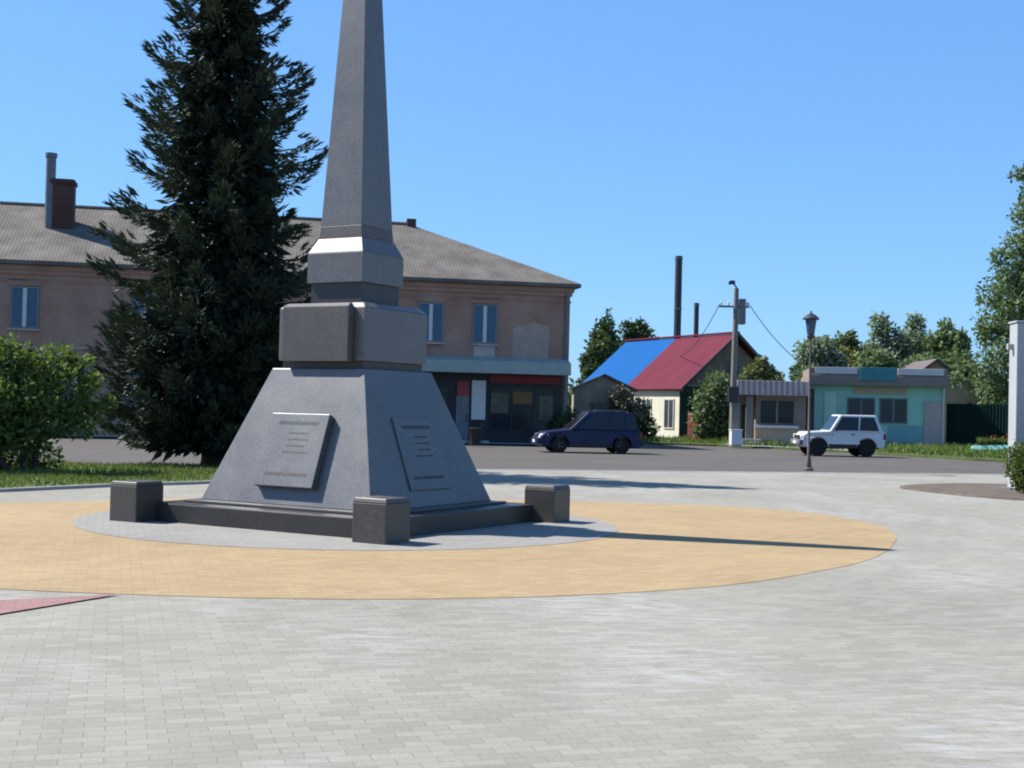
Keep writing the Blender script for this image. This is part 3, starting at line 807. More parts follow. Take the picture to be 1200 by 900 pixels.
MB().box(0, fl, .035, .075, 2.2, 2.26).box(0, fl, .035, .075, .5, .56).build('rail', M['steel_dark'], fe)

# low aqua planter on the verge
pa = gnd(1138, 531, -.03)
pl = empty('planter', 'low long aqua painted planter with sloping end on the verge', 'planter', (pa.x, pa.y, -.03), -R(6))
MB().hexa([(0, 0, 0), (2.9, 0, 0), (2.9, .9, 0), (.1, .9, 0), (.1, .22, .36), (2.85, .12, .5), (2.85, .78, .5), (.2, .7, .36)]).build('box', M['aqua'], pl, .02)
MB().box(.3, 2.9, -.07, -.01, .02, .2).build('front_board', M['aqua'], pl, .01)
MB().hexa([(.3, .25, .42), (2.7, .22, .5), (2.7, .7, .5), (.3, .65, .42), (.3, .25, .45), (2.7, .22, .53), (2.7, .7, .53), (.3, .65, .45)]).build('soil', M['soil'], pl)
n = 900; P = np.stack([RNG.uniform(.4, 2.7, n), RNG.uniform(.25, .7, n), np.full(n, .5)], 1)
fo = leaves('flowering_plants', P, np.stack([RNG.normal(size=n) * .5, RNG.normal(size=n) * .5, np.ones(n)], 1), RNG.uniform(.12, .4, n), .06, M['grass'])
struct(fo, 'stuff', 'green plants growing in the aqua planter')
n = 14; P = np.stack([RNG.uniform(.8, 2.2, n), RNG.uniform(.25, .7, n), RNG.uniform(.7, .92, n)], 1)
fl_ = leaves('blossom', P, RNG.normal(size=(n, 3)), .1, .08, M['flower'])
struct(fl_, 'stuff', 'orange blossom in the aqua planter')
for o in (fo, fl_): o.location = pl.location; o.rotation_euler = pl.rotation_euler

# ------------------------------------------------------------------ poles
pb = at(858, 520, 70.0); pt = at(863, 338, 70.0)
pole = empty('street_lamp_pole', 'tall concrete lamp pole with a small lamp head beside the kiosk', 'lamp pole', (pb.x, 70.0, -.05))
H = pt.z + .05
MB().tube([(0, 0, 0), (pt.x - pb.x, 0, H)], [.2, .13], 10).build('pole', M['pole_concrete'], pole, 0, True)
tx = pt.x - pb.x
MB().tube([(tx, 0, H - .5), (tx, -.02, H + .05), (tx - .25, -.35, H + .25)], .045, 8).build('lamp_arm', M['steel_grey'], pole, 0, True)
MB().hexa([(tx - .55, -.7, H + .12), (tx - .15, -.62, H + .18), (tx - .12, -.3, H + .2), (tx - .5, -.3, H + .15), (tx - .5, -.68, H + .34), (tx - .2, -.62, H + .38), (tx - .17, -.34, H + .38), (tx - .46, -.34, H + .35)]).build('lamp_head', M['steel_dark'], pole, .03)
MB().box(tx + .16, tx + .5, -.15, .2, H - 1.9, H - .55).build('switch_box', M['steel_grey'], pole, .03)
MB().box(tx - .9, tx + .7, -.05, .05, H - 1.02, H - .92).build('cross_arm', M['steel_grey'], pole)
ins = MB()
for xx in (-.8, -.4, .6): ins.lathe([(.03, H - .92), (.06, H - .88), (.05, H - .8), (.07, H - .76), (.03, H - .7)], 10, c=(tx + xx, 0, 0))
ins.build('insulator', M['white'], pole)
MB().box(-.32, .22, -.42, -.18, 2.3, 3.15).build('meter_box', M['steel_dark'], pole, .03)
MB().box(-.12, .3, -.35, -.2, .05, 2.3).build('cable_guard', M['pole_concrete'], pole, .02)
# service cables
P0 = Vector((pb.x + tx - .8, 70.0, H - .75)); rm = Matrix.Rotation(HA, 3, 'Z')
P1 = Vector((13.8, 82, -.03)) + rm @ Vector((-1.5, 4.0, 5.3))
def cable(a, b, sag, lab):
    pts = [a.lerp(b, i / 14) - Vector((0, 0, sag * 4 * (i / 14) * (1 - i / 14))) for i in range(15)]
    tag(MB().tube(pts, .022, 5).build('overhead_cable', M['steel_dark']), lab, 'cable', 'overhead cables')
cable(P0, P1, .5, 'black overhead cable sagging from the concrete pole to the red roof')
cable(Vector((pb.x + tx + .6, 70, H - .75)), at(945, 448, 76.5) + Vector((.6, .2, .6)), .5, 'black overhead cable from the concrete pole to the turquoise shop')
# white sack / box at the foot of the pole
wb = gnd(861, 518, -.03); wb = at(862, 515, 69.2); wbx = empty('utility_box', 'small white utility box at the foot of the concrete pole', 'utility box', (wb.x, 69.2, -.03), R(5))
MB().box(-.28, .28, -.25, .25, .06, .82).build('cabinet', M['white'], wbx, .03)
MB().box(-.31, .31, -.28, .28, .822, .87).build('lid', M['white'], wbx, .01)
MB().box(-.25, .25, -.22, .22, 0, .058).build('footing', M['concrete'], wbx)

# park lantern at the edge of the plaza
lp = gnd(947, 551.5); lt = at(951, 368, lp.y)
ln = empty('park_lantern', 'slim dark park lantern post at the plaza edge before the white car', 'lantern', (lp.x, lp.y, 0))
LHt = lt.z
MB().lathe([(.16, 0), (.16, .06), (.1, .1), (.075, .4), (.04, .45), (.03, LHt - .75)], 14).build('post', M['steel_rust'], ln, 0, True)
MB().lathe([(.032, LHt - .75), (.10, LHt - .72), (.12, LHt - .66), (.07, LHt - .62)], 14).build('collar', M['steel_dark'], ln, 0, True)
MB().lathe([(.11, LHt - .62), (.17, LHt - .18), (.16, LHt - .175)], 12).build('lantern_glass', M['glass_blue'], ln)
MB().lathe([(.25, LHt - .17), (.25, LHt - .13), (.14, LHt - .03), (.03, LHt + .03), (.02, LHt + .1)], 14).build('lantern_cap', M['steel_dark'], ln, 0, True)

# pale steel pillar at the right edge
pp = at(1186, 500, 31.5)
pil = empty('steel_pillar', 'pale grey square steel pillar behind the clipped bush', 'pillar', (pp.x + .28, 31.5, 0), -R(3))
zt_ = at(1190, 379, 31.5).z
MB().box(-.28, .28, -.28, .28, .0, zt_).build('shaft', M['pillar'], pil, .02)
MB().box(-.31, .31, -.31, .31, zt_ + .002, zt_ + .05).build('cap_plate', M['pillar'], pil, .01)
MB().box(-.45, .45, -.45, .45, .0, .06).build('base_plate', M['steel_grey'], pil, .01)
zb2 = at(1190, 407, 31.5).z
MB().box(-.42, -.282, -.06, .06, zb2 - .06, zb2 + .08).build('bracket', M['pillar'], pil, .01)

# ------------------------------------------------------------------ cars
def arc(cx, cz, r, a0, a1, n=10): return [(cx + r * math.cos(R(a0 + (a1 - a0) * i / n)), cz + r * math.sin(R(a0 + (a1 - a0) * i / n))) for i in range(n + 1)]


def car(name, label, loc, rz, L, W, zb, belt, hood, nose, tail, roofz, wx0, wx1, wr, cabb, cabr, paint, rim, doors, lamp_r, cladding, rails=False):
    """x forward. cabb / cabr: rear and front x of the cabin at the belt and at the roof"""
    t = empty(name, label, 'car', loc, rz)
    xf, xr = L / 2, -L / 2; ar = wr * 1.16
    pts = [(xr + .02, zb + .12)] + [(xr, belt - .18), (xr + .03, belt - .02), (cabb[0], belt), (cabb[1], belt), (cabb[1] + .12, hood), (xf - .25, nose), (xf - .03, nose - .16), (xf, zb + .22), (xf - .06, zb)]
    lo = math.asin(min(.95, max(-.5, (zb - wr) / ar)))
    pts += arc(wx1, wr, ar, math.degrees(lo), 180 - math.degrees(lo)) + arc(wx0, wr, ar, math.degrees(lo), 180 - math.degrees(lo)) + [(xr + .1, zb)]
    mb = MB(); mb.prism(pts, -W / 2, W / 2)
    mb.v = [(x - (.05 if x > xf - .4 else 0) * (abs(y) / (W / 2)), y * (1 - .05 * max(0, z - .55) / .5 - (.10 * max(0, (x - (xf - .5)) / .5) if x > xf - .5 else 0) - (.05 * max(0, (xr + .4 - x) / .4) if x < xr + .4 else 0)), z) for x, y, z in mb.v]
    mb.build('body', paint, t, .045, False, 3)
    wb_, wt = W / 2 * .93, W / 2 * .77
    def cab(x, s, z):  # x fraction 0 rear..1 front on cabin side at height fraction
        k_ = (z - belt) / (roofz - belt)
        xa = cabb[0] + (cabr[0] - cabb[0]) * k_; xb = cabb[1] + (cabr[1] - cabb[1]) * k_
        return (xa + (xb - xa) * x, s * (wb_ + (wt - wb_) * k_), z)
    c0, c1 = belt - .02, roofz
    MB().hexa([cab(0, -1, c0), cab(1, -1, c0), cab(1, 1, c0), cab(0, 1, c0), cab(0, -1, c1), cab(1, -1, c1), cab(1, 1, c1), cab(0, 1, c1)]).build('cabin', paint, t, .05, False, 3)
    z0, z1 = belt + .035, roofz - .1
    for s in (-1, 1):
        for a_, b_ in doors:
            q = [Vector(cab(a_, s, z0)), Vector(cab(b_, s, z0)), Vector(cab(b_ - .012, s, z1)), Vector(cab(a_ + .012, s, z1))]
            n_ = Vector((0, s, .22)).normalized()
            lo_ = [p - n_ * .02 for p in q]; hi_ = [p + n_ * .012 for p in q]
            MB().hexa(lo_ + hi_).build('side_window', M['car_glass'], t)
        # door skin and handle
        for i, (a_, b_) in enumerate(doors[:2]):
            xa, xb = cab(a_, 1, belt)[0], cab(b_, 1, belt)[0]
            yy = W / 2 * .99
            zlo = zb + .16
            xa = max(xa, wx0 + ar + .04) if xa < wx0 + ar + .04 else xa; xb = min(xb, wx1 - ar - .03)
            dsk = MB(); dsk.hexa([(xa, s * (W / 2 - .02), zlo), (xb, s * (W / 2 - .02), zlo), (xb, s * (W / 2 + .006), zlo), (xa, s * (W / 2 + .006), zlo),
                                  (xa, s * (W / 2 * .955 - .02), belt - .05), (xb, s * (W / 2 * .955 - .02), belt - .05), (xb, s * (W / 2 * .962 + .004), belt - .05), (xa, s * (W / 2 * .962 + .004), belt - .05)])
            do = dsk.build('door', paint, t, .01)
            MB().box(xa + .08, xa + .25, s * (W / 2 * .97) - .02, s * (W / 2 * .97) + .03, belt - .16, belt - .12).build('handle', M['black_plastic'], do, .01)
        m_ = MB(); mx = cab(1, 1, belt)[0] - .25; m_.box(mx - .06, mx + .08, s * (W / 2 * .95) - .0, s * (W / 2 * .95) + s * .2, belt + .02, belt + .18); m_.build('mirror', paint if not cladding else M['black_plastic'], t, .03)
        hl = MB()
        if lamp_r:
            hl.lathe([(.11, 0), (.11, .03), (.06, .05)], 16, 'z'); hl.v = [(xf - .06 + z, s * W * .34 + x, nose - .2 + y) for x, y, z in hl.v]
            hl.build('headlight', M['lamp_glass'], t)
        else:
            hl.hexa([(xf - .36, s * W * .44, nose - .24), (xf + .02, s * W * .28, nose - .26), (xf + .01, s * W * .28 + s * .1, nose - .26), (xf - .34, s * W * .475, nose - .22),
                     (xf - .40, s * W * .43, nose - .06), (xf - .07, s * W * .28, nose - .08), (xf - .08, s * W * .28 + s * .1, nose - .08), (xf - .38, s * W * .468, nose - .05)])
            hl.build('headlight', M['lamp_glass'], t, .02)
        MB().box(xr - .02, xr + .1, s * W * .44 - .1, s * W * .44 + .07, belt - .35, belt - .08).build('tail_light', M['tail'], t, .02)
        if rails: MB().tube([cab(.08, s * .96, roofz + .03), cab(.12, s * .96, roofz + .07), cab(.85, s * .96, roofz + .07), cab(.9, s * .96, roofz + .03)], .02, 6).build('roof_rail', M['grey_plastic'], t)
    # front and rear screens
    for fr, nm in ((1, 'windscreen'), (0, 'rear_window')):
        q = [Vector(cab(fr, -.88, z0)), Vector(cab(fr, .88, z0)), Vector(cab(fr, .88, z1 + .03)), Vector(cab(fr, -.88, z1 + .03))]
        n_ = Vector((1 if fr else -1, 0, .4)).normalized()
        MB().hexa([p - n_ * .02 for p in q] + [p + n_ * .012 for p in q]).build(nm, M['car_glass'], t)
    for nm, xa, xb in (('front_bumper', xf - .12, xf + .09), ('rear_bumper', xr - .09, xr + .12)):
        MB().box(xa, xb, -W * .45, W * .45, zb + .08, zb + .32).build(nm, M['grey_plastic'] if cladding else paint, t, .05)
    MB().box(xf - .04, xf + .02, -W * .24, W * .24, nose - .3, nose - .14).build('grille', M['black_plastic'], t, .01)
    MB().box(xf + .088, xf + .1, -.26, .26, zb + .14, zb + .26).build('number_plate', M['white'], t)
    MB().box(xr + .3, xf - .3, -W * .43, W * .43, zb - .04, zb + .1).build('underbody', M['black_plastic'], t)
    sk = MB()
    for s in (-1, 1): sk.box(wx0 + ar + .02, wx1 - ar - .02, s * W / 2 - .03, s * W / 2 + .025, zb - .02, zb + .15)
    sk.build('sill_trim', M['black_plastic'], t, .015)
    for wx in (wx0, wx1):
        for s in (-1, 1):
            wh = MB(); yo = s * (W / 2 - .12)
            wh.lathe([(wr * .6, -.10), (wr * .93, -.10), (wr, -.06), (wr, .06), (wr * .93, .10), (wr * .6, .10)], 28, 'y', (wx, yo, wr))
            w_ = wh.build('wheel', M['tyre'], t, 0, True)
            rm_ = MB(); rm_.lathe([(wr * .60, -.085), (wr * .62, .0), (wr * .60, .085)], 24, 'y', (wx, yo, wr))
            for k_ in range(5):
                a = k_ * 2 * math.pi / 5; ca, sa_ = math.cos(a), math.sin(a)
                rm_.hexa([(wx + ca * .04 - sa_ * .04, yo + s * .085, wr + sa_ * .04 + ca * .04), (wx + ca * wr * .55 - sa_ * .03, yo + s * .085, wr + sa_ * wr * .55 + ca * .03), (wx + ca * wr * .55 + sa_ * .03, yo + s * .085, wr + sa_ * wr * .55 - ca * .03), (wx + ca * .04 + sa_ * .04, yo + s * .085, wr + sa_ * .04 - ca * .04),
                          (wx + ca * .04 - sa_ * .04, yo + s * .1, wr + sa_ * .04 + ca * .04), (wx + ca * wr * .55 - sa_ * .03, yo + s * .1, wr + sa_ * wr * .55 + ca * .03), (wx + ca * wr * .55 + sa_ * .03, yo + s * .1, wr + sa_ * wr * .55 - ca * .03), (wx + ca * .04 + sa_ * .04, yo + s * .1, wr + sa_ * .04 - ca * .04)])
            rm_.build('rim', rim, w_)
    return t


cb_ = gnd(688, 531, -.13)
car('parked_car', 'dark navy estate car parked before the brick shop', (cb_.x, cb_.y + .6, -.13), math.pi + R(9), 4.35, 1.8, .27, .98, .96, .86, 0, 1.72, -1.33, 1.33, .34,
    (-2.06, .92), (-1.75, .1), M['car_blue'], M['rim'], [(.47, .86), (.19, .455), (.03, .17)], False, False, True)
nb_ = gnd(986, 535, -.13)
car('off_road_car', 'white three door off road car parked before the turquoise shop', (nb_.x, nb_.y + .6, -.13), math.pi + R(3), 3.8, 1.68, .40, 1.13, 1.12, 1.06, 0, 1.86, -1.05, 1.15, .39,
    (-1.78, .62), (-1.5, .12), M['car_white'], M['rim_dark'], [(.47, .93), (.07, .445)], True, True, False)

# dark litter bin on the shop pavement
bn = gnd(556, 522, -.06); bi = empty('litter_bin', 'small dark litter bin on the pavement beside the monument base', 'bin', (bn.x, bn.y + .3, -.06))
MB().lathe([(.22, 0), (.27, .75), (.29, .78), (.24, .8), (.2, .4)], 16).build('barrel', M['black_plastic'], bi, 0, True)
MB().box(-.33, -.27, -.05, .05, 0, 1.0).box(.27, .33, -.05, .05, 0, 1.0).build('stand', M['steel_dark'], bi)

# red brown gate by the cream house
gp = at(806, 505, 77.5); ge = at(820, 505, 76.5)
ga = math.atan2(ge.y - gp.y, ge.x - gp.x); gl = math.hypot(ge.x - gp.x, ge.y - gp.y)
gt = empty('wooden_gate', 'red brown boarded gate beside the cream house wall', 'gate', (gp.x, gp.y, -.03), ga)
mb = MB()
for i in range(5): mb.box(i * gl / 5 + .01, (i + 1) * gl / 5 - .01, -.02, .02, .1, 1.65 + .05 * (i % 2))
mb.build('board_panel', M['rust_gate'], gt, .005)
MB().box(-.06, .04, .022, .12, 0, 1.8).build('post', M['rust_gate'], gt); MB().box(gl - .04, gl + .06, .022, .12, 0, 1.8).build('post', M['rust_gate'], gt)
MB().box(.05, gl - .05, .022, .06, .4, .5).box(.05, gl - .05, .022, .06, 1.2, 1.3).build('rail', M['rust_gate'], gt)

# ------------------------------------------------------------------ trees and shrubs
def spruce():
    X, Y = -7.45, 33.4
    t = empty('spruce_tree', 'tall dark spruce with drooping branches behind the obelisk', 'tree', (X, Y, 0))
    H = 15.3
    rng = np.random.default_rng(21)
    prof_z = [.4, 1.2, 2.5, 4, 5.3, 6.9, 8.2, 9.6, 10.7, 11.8, 12.8, 13.7, 14.7, 15.3]
    prof_r = [2.2, 2.85, 2.95, 2.95, 2.85, 2.7, 2.55, 2.3, 1.85, 1.25, .95, .65, .25, .05]
    PP, DD, LL, WW, TT = [], [], [], [], []
    br = MB().tube([(0, 0, 0), (.02, 0, 1), (0, 0, 5), (0, 0, 10), (0, 0, H - .1)], [.36, .28, .22, .13, .02], 10); z = .95
    while z < H - .15:
        rad = np.interp(z, prof_z, prof_r); nb = int(6 + rad * (1.6 if z < 5 else 1.3)); a0 = rng.random() * 6.28
        for k in range(nb):
            a = a0 + k * 6.283 / nb + rng.normal() * .16
            L = rad * rng.choice([rng.uniform(.55, .85), rng.uniform(.85, 1.1)])
            zz = z + rng.normal() * (.1 if z < 5 else .05)
            hf = zz / H
            d0 = np.array([math.cos(a), math.sin(a), 0])
            droop = (.30 if hf < .45 else .14 if hf < .7 else -.12) * L; upt = .30 * L
            n = 12; tt = np.linspace(0, 1, n)
            pts = np.array([0, 0, zz]) + d0 * (tt * L)[:, None]; pts[:, 2] += -droop * tt * 1.1 + upt * np.maximum(0, tt - .45) ** 2 / .3 * .9
            pts[:, 2] = np.maximum(pts[:, 2], .62 - .2 * rng.random())
            br.tube([tuple(p) for p in pts[::3]] + [tuple(pts[-1])], [.045, .035, .026, .018, .01], 4)
            side = np.array([-d0[1], d0[0], 0])
            m = int(60 + L * 105)
            u = rng.random(m) ** .75 * .97 + .03
            base = np.stack([np.interp(u, tt, pts[:, j]) for j in range(3)], 1)
            s = rng.choice([-1, 1], m) * rng.random(m) ** .8
            span = (.60 * L * .28 + .12) * (1.05 - u) ** .6
            off = side[None] * (s * span)[:, None] + d0[None] * (np.abs(s) * span * .55)[:, None]
            hang = -np.abs(rng.normal(size=m)) * (.1 if z < 1.6 else .26 if z < 5 else .15) * (1 - u * .75) * (1.1 if hf < .6 else .8)
            P = base + off; P[:, 2] += hang
            dirv = d0[None] * .85 + side[None] * (s * .8)[:, None] + rng.normal(size=(m, 3)) * .28
            dirv[:, 2] += np.where(u > .75, .55, -.25)
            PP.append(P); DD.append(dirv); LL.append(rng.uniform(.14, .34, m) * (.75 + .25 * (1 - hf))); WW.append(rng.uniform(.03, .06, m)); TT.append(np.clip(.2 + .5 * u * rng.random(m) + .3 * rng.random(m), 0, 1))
            # plumes at the tip
            q = 18; P2 = pts[-1][None] + rng.normal(size=(q, 3)) * .05 - d0[None] * rng.random(q)[:, None] * .5
            PP.append(P2); DD.append(d0[None] * .8 + np.array([0, 0, .5]) + rng.normal(size=(q, 3)) * .22); LL.append(rng.uniform(.2, .36, q)); WW.append(np.full(q, .06)); TT.append(rng.uniform(.4, 1, q))
        z += (.27 if z < 5 else .50) + .12 * rng.random()
    # inner needles
    m = 9000; zi = rng.random(m) ** 1.25 * (H - 1) + .5; ri = np.interp(zi, prof_z, prof_r) * rng.random(m) ** .5 * (.64 - .38 * zi / H); ai = rng.random(m) * 6.283
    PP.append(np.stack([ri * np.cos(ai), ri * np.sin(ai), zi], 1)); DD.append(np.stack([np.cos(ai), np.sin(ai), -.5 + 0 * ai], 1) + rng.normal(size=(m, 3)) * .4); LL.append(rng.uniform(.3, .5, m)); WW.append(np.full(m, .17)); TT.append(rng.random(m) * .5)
    br.build('trunk', M['bark'], t)
    P, D, L_, W_, T_ = np.concatenate(PP), np.concatenate(DD), np.concatenate(LL), np.concatenate(WW), np.concatenate(TT)
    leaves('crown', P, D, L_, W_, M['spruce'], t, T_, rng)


spruce()


def limbs(mb, base, targets, r0, rng, n=6):
    for tg in targets:
        b = Vector(base); e = Vector(tg); mid = b.lerp(e, .5) + Vector((rng.uniform(-.1, .1), rng.uniform(-.1, .1), -.06)) * (e - b).length
        mb.tube([b, b.lerp(mid, .6), mid, mid.lerp(e, .55), e], [r0, r0 * .85, r0 * .65, r0 * .45, r0 * .15], n)


def broad_tree(name, label, X, Y, blobs, trunk_h, r, n, size, m, seed, z0=-.1, group=None, bark=None, aspect=.6, holes=.25, stems=1):
    """blobs are in world metres relative to the trunk foot"""
    rng = random.Random(seed)
    t = empty(name, label, 'tree' if 'tree' in name else 'shrub', (X, Y, z0), 0, group)
    tb = MB()
    for s in range(stems):
        o = Vector((rng.uniform(-.25, .25), rng.uniform(-.2, .2), 0)) * (stems - 1) * .7
        top = Vector((o.x * 1.8, o.y * 1.5, trunk_h))
        tb.tube([o, o + Vector((.02, 0, trunk_h * .1)), o.lerp(top, .5) + Vector((rng.uniform(-.06, .06), 0, 0)), top], [r * 1.35, r, r * .85, r * .75], 9)
        tg = [b[:3] for b in rng.sample(blobs, min(len(blobs), 7))]
        limbs(tb, top - Vector((0, 0, .05)), tg, r * .6, rng)
    tb.build('trunk', bark or M['bark'], t, 0, True)
    crown('crown', blobs, n, size, m, t, seed, holes=holes, aspect=aspect)
    return t


# small lilac at the left, several stems
bl = [(-1.9, .1, 1.9, .9, .9, .8), (-1.2, -.3, 2.45, .75, .7, .5), (-.9, .2, 1.6, .9, .9, .7), (0, 0, 2.35, .8, .8, .62), (.55, .1, 2.85, .55, .6, .38), (-.25, -.4, 2.85, .5, .5, .38), (.95, 0, 2.2, .6, .7, .5), (.55, -.3, 1.55, .75, .8, .6), (-.3, -.5, 1.5, .8, .7, .6), (1.05, .2, 2.75, .42, .4, .28), (-1.5, .5, 2.8, .5, .5, .3), (-2.3, .2, 2.5, .6, .6, .5), (1.1, .3, 1.5, .5, .6, .5), (-.7, -.6, 2.1, .5, .5, .45), (.2, -.6, 2.0, .5, .5, .4)]
rb = np.random.default_rng(5)
tw = [(b[0] + rb.normal() * b[3] * .6, b[1] + rb.normal() * b[4] * .6, b[2] + abs(rb.normal()) * b[5] * .6, .22, .22, .2) for b in bl for _ in range(3)]
broad_tree('lilac_tree', 'bushy green lilac with several stems at the left of the spruce', -10.45, 28.4, [(b[0], b[1], b[2] * .84 - .02, b[3], b[4], b[5] * .95) for b in bl + tw + [(-.8, -.2, .95, .8, .7, .5), (.1, -.2, 1.0, .8, .7, .5), (-1.7, 0, .95, .8, .7, .5)]], .7, .07, 21000, .12, M['leaf_bush'], 11, .05, stems=4, holes=.3)
low = [(-.7, 0, .3, .6, .5, .32), (0, 0, .38, .6, .5, .4), (.65, .1, .28, .5, .5, .3), (-1.3, .1, .25, .5, .5, .28)]
t = empty('low_shrub', 'low dark shrub on the lawn beneath the lilac', 'shrub', (-11.2, 29.6, .03)); crown('foliage', low, 2600, .1, M['leaf_dark'], t, 3)
MB().tube([(0, 0, 0), (.1, 0, .4)], .03, 5).tube([(-.3, 0, 0), (-.5, 0, .4)], .03, 5).build('stem', M['bark'], t)

# trees far behind
def far_tree(label, px, ytop, ybot, Y, half, m, seed, n=3800, size=.5, spire=False, count=12, ground=-.15, holes=.25, r=.16):
    top = at(px, ytop, Y); bot = at(px, ybot, Y); X = top.x; zt = top.z; zb = max(bot.z, 1.0)
    c = (0, 0, (zt + zb) / 2); rad = (half, half, (zt - zb) / 2)
    bs = blob_set(c, rad, count, seed, .42)
    if spire: bs += [(0, 0, zt - half * .3 - i * half * .55, half * (.16 + .14 * i), half * (.16 + .14 * i), half * .45) for i in range(6)]
    else: bs += [(np.sin(seed + i) * half * .35, 0, zt - .16 * (zt - zb) - .05 * i, half * .3, half * .3, (zt - zb) * .16) for i in range(2)]
    return broad_tree('leafy_tree', label, X, Y, bs, zb + .25 * (zt - zb), r, int(n * 2.1), size * .66, m, seed, ground, 'trees behind the houses', M['bark_pale'] if m is M['leaf_pale'] else None, holes=holes)


far_tree('dark pointed tree behind the blue roof beside the brick building', 713, 362, 455, 106, 1.55, M['leaf_dark'], 31, 3000, .5, True)
far_tree('round dark tree just above the blue roof', 744, 372, 450, 108, 1.75, M['leaf_dark'], 32, 3200, .5)
far_tree('low dark tree between the brick building and the blue roof', 692, 398, 470, 104, 1.4, M['leaf_dark'], 33, 2600, .45)
far_tree('pale grey green tree behind the park lantern', 962, 392, 470, 100, 2.3, M['leaf_pale'], 34, 3600, .5)
far_tree('brownish olive tree above the left of the turquoise shop roof', 1000, 386, 470, 104, 2.2, M['leaf_olive'], 35, 3200, .5)
far_tree('tall silvery tree directly above the shop sign', 1041, 364, 470, 102, 2.1, M['leaf_pale'], 36, 4200, .5, False, 16)
far_tree('narrow silvery tree right of the one above the shop sign', 1074, 364, 470, 104, 1.6, M['leaf_pale'], 37, 3400, .5, False, 14)
far_tree('narrow mid green tree above the brick house ridge', 1104, 373, 465, 100, 1.6, M['leaf_mid'], 38, 3400, .5, False, 14)
far_tree('small spiky green tree left of the tallest tree', 1126, 388, 470, 98, 1.2, M['leaf_mid'], 39, 2600, .45, True)
far_tree('broad pale green tree filling between the silvery trees above the shop', 1058, 390, 470, 108, 3.0, M['leaf_pale'], 46, 5200, .5, False, 18)
far_tree('loose pale green tree behind the brick house and the spiky tree', 1118, 402, 470, 106, 2.6, M['leaf_pale'], 47, 4600, .5, False, 16)
far_tree('low dense green tree filling behind the brick house', 1086, 412, 475, 96, 2.6, M['leaf_mid'], 40, 4200, .45)
far_tree('low bright green tree over the green fence', 1142, 424, 492, 92, 2.2, M['leaf_mid'], 41, 3800, .42)
far_tree('low green tree behind the middle of the turquoise shop', 1030, 408, 475, 96, 2.2, M['leaf_mid'], 42, 3200, .45)
far_tree('drooping green tree between kiosk roof and lantern', 940, 424, 490, 92, 1.4, M['leaf_mid'], 43, 2400, .4)
# the tallest tree at the right edge
Y = 84; p_ = at(1222, 470, Y)
bl = []
rg = np.random.default_rng(77)
for px, py, rr_ in ((1212, 205, .95), (1205, 250, 1.15), (1222, 235, 1.3), (1195, 290, 1.15), (1172, 302, .6), (1216, 290, 1.6), (1185, 330, 1.5), (1160, 345, .75), (1210, 345, 2.0), (1172, 375, 1.5), (1155, 392, .8), (1195, 395, 2.1), (1165, 425, 1.35), (1200, 440, 2.2), (1230, 320, 2), (1240, 390, 2.5), (1180, 462, 1.7), (1150, 452, .9), (1225, 200, .8), (1232, 172, .7)):
    w_ = at(px, py, Y + rg.uniform(-1.5, 1.5)); bl.append((w_.x - p_.x, w_.y - Y, w_.z + .1, rr_, rr_, rr_ * .95))
tw = [(b[0] + rg.normal() * b[3] * .7, b[1] + rg.normal() * b[4] * .6, b[2] + rg.normal() * b[5] * .7, b[3] * .42, b[4] * .42, b[5] * .42) for b in bl for _ in range(2)]
broad_tree('leafy_tree', 'tallest green tree at the right edge behind the fence', p_.x, Y, bl + tw, 6.0, .28, 34000, .26, M['leaf_mid'], 12, -.1, 'trees behind the houses', M['bark_pale'], holes=.3)

# shrubs round the cream house and the kiosk
def far_shrub(name, label, pts, Y, n, size, m, seed, z0=-.05, depth=.8):
    base = at(pts[0][0], 500, Y); bs = []
    for px, py, rr_ in pts:
        w_ = at(px, py, Y); bs.append((w_.x - base.x, 0, w_.z - z0, rr_, rr_ * depth, rr_ * .9))
    t = empty(name, label, 'shrub', (base.x, Y, z0)); zz = min(b[2] for b in bs)
    tb = MB()
    for b in bs: tb.tube([(b[0] * .6, 0, 0), (b[0] * .9, 0, max(.2, b[2] * .5)), (b[0], b[1], b[2])], [.05, .04, .015], 5)
    tb.build('stem', M['bark'], t); crown('foliage', bs, n, size, m, t, seed, holes=.2); return t


far_shrub('leafy_shrub', 'tall green shrub between the cream house gable and the pole', [(836, 470, 1.2), (828, 490, .9), (845, 492, 1.0), (822, 505, .5), (842, 450, .8), (850, 470, .8), (835, 508, .5)], 76.5, 3800, .26, M['leaf_mid'], 51)
far_shrub('leafy_shrub', 'olive yellow shrub above the kiosk roof before the gable', [(892, 434, .6), (881, 440, .6), (902, 442, .6), (893, 424, .35), (907, 446, .6), (885, 452, .8)], 77.2, 1700, .26, M['leaf_olive'], 52)
far_shrub('dry_shrub', 'grey dry shrub before the grey shed under the blue roof', [(733, 474, .9), (740, 484, .8), (722, 490, .8), (728, 462, .6)], 76.5, 2200, .2, M['leaf_grey'], 53)
far_shrub('leafy_shrub', 'dark green shrub by the cream wall behind the navy car', [(748, 490, .8), (755, 500, .8), (742, 500, .8), (760, 508, .5), (750, 478, .6)], 78.0, 2200, .2, M['leaf_dark'], 54)
far_shrub('leafy_shrub', 'small green shrub at the corner of the brick building', [(668, 492, .6), (662, 502, .6), (674, 505, .5), (655, 508, .4)], 66.2, 1500, .18, M['leaf_dark'], 55)

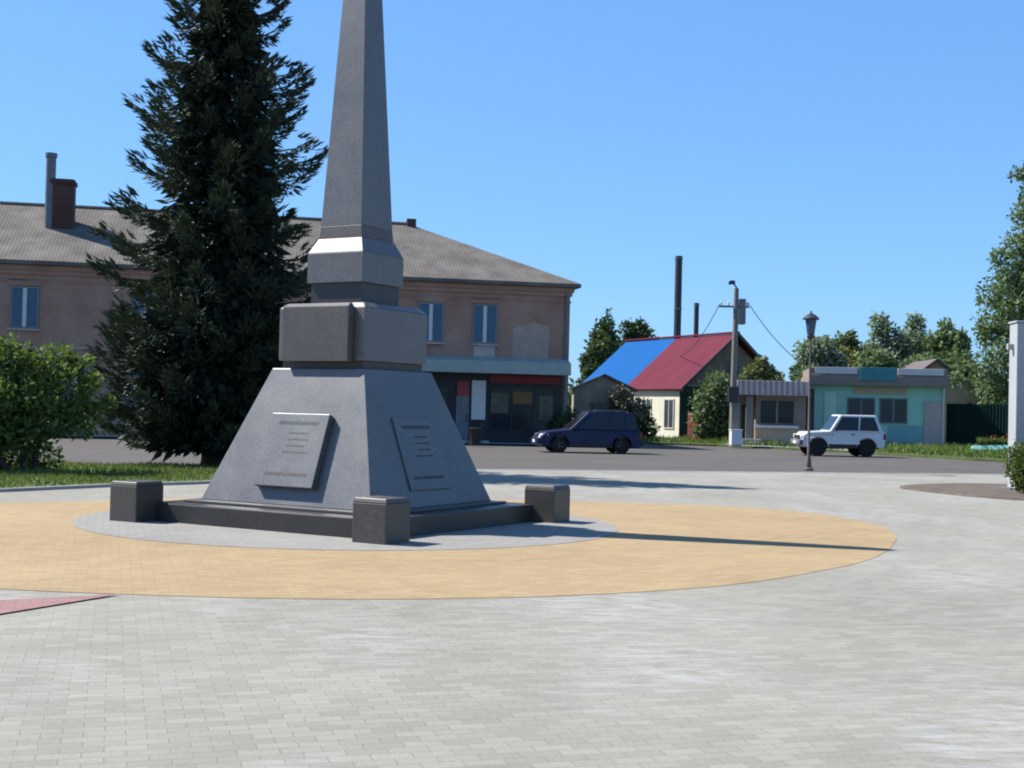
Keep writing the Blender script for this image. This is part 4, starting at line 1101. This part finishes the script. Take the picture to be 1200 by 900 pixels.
# clipped ball at the right edge
cb2 = at(1214, 549, 29.4)
t = empty('clipped_bush', 'round clipped green bush on the soil bed at right', 'shrub', (cb2.x, 29.4, .03))
crown('foliage', [(0, 0, cb2.z, .56, .56, .56), (.05, 0, cb2.z - .1, .5, .5, .55), (-.1, .1, cb2.z + .05, .48, .48, .5)], 9000, .07, M['leaf_tuya'], t, 61, hollow=4, holes=.05)
MB().tube([(0, 0, 0), (0, 0, cb2.z)], .05, 8).build('stem', M['bark'], t)

# distant wood that closes the horizon
rng = np.random.default_rng(91); bs = []
for i in range(110):
    a = R(-32 + 64 * i / 110); d_ = rng.uniform(330, 380); hgt = rng.uniform(5, 9)
    bs.append((d_ * math.sin(a), d_ * math.cos(a), hgt * .4, 7, 6, hgt * .6))
wd = crown('distant_wood', bs, 22000, 2.2, M['leaf_mid'], None, 8, holes=.1); struct(wd, 'stuff', 'low distant wood along the horizon')

# ------------------------------------------------------------------ light
EL = R(49); sd = Vector((-.951, .309, 0)).normalized()
sun = bpy.data.objects.new('sun', bpy.data.lights.new('sun', 'SUN')); COL.objects.link(sun)
sun.data.energy = 5.0; sun.data.angle = R(.53); sun.data.color = (1.0, .965, .905)
tos = Vector((sd.x * math.cos(EL), sd.y * math.cos(EL), math.sin(EL)))
sun.rotation_euler = tos.to_track_quat('Z', 'Y').to_euler(); sun.location = (-20, 10, 30)
w = bpy.data.worlds.new('World'); scene.world = w; w.use_nodes = True
nt = w.node_tree; bg_ = nt.nodes['Background']; sky = nt.nodes.new('ShaderNodeTexSky'); sky.sky_type = 'NISHITA'
sky.sun_disc = False; sky.sun_elevation = EL; sky.sun_rotation = math.atan2(sd.x, sd.y)
sky.air_density = 1.0; sky.dust_density = .3; sky.ozone_density = 3.0; sky.altitude = 100
hs_ = nt.nodes.new('ShaderNodeHueSaturation'); hs_.inputs['Saturation'].default_value = 1.13
nt.links.new(sky.outputs[0], hs_.inputs['Color'])
gm_ = nt.nodes.new('ShaderNodeGamma'); gm_.inputs['Gamma'].default_value = .5
nt.links.new(hs_.outputs[0], gm_.inputs['Color'])
nt.links.new(mixc(nt, 1.0, gm_.outputs[0], (.93, 1.55, 2.36), 'MULTIPLY'), bg_.inputs[0]); bg_.inputs[1].default_value = .095
vs = scene.view_settings; vs.view_transform = 'Standard'; vs.look = 'None'; vs.gamma = 1; vs.exposure = .95; vs.use_curve_mapping = False
scene.cycles.max_bounces = 6
scene.cycles.filter_width = 2.0
scene.cycles.use_denoising = True
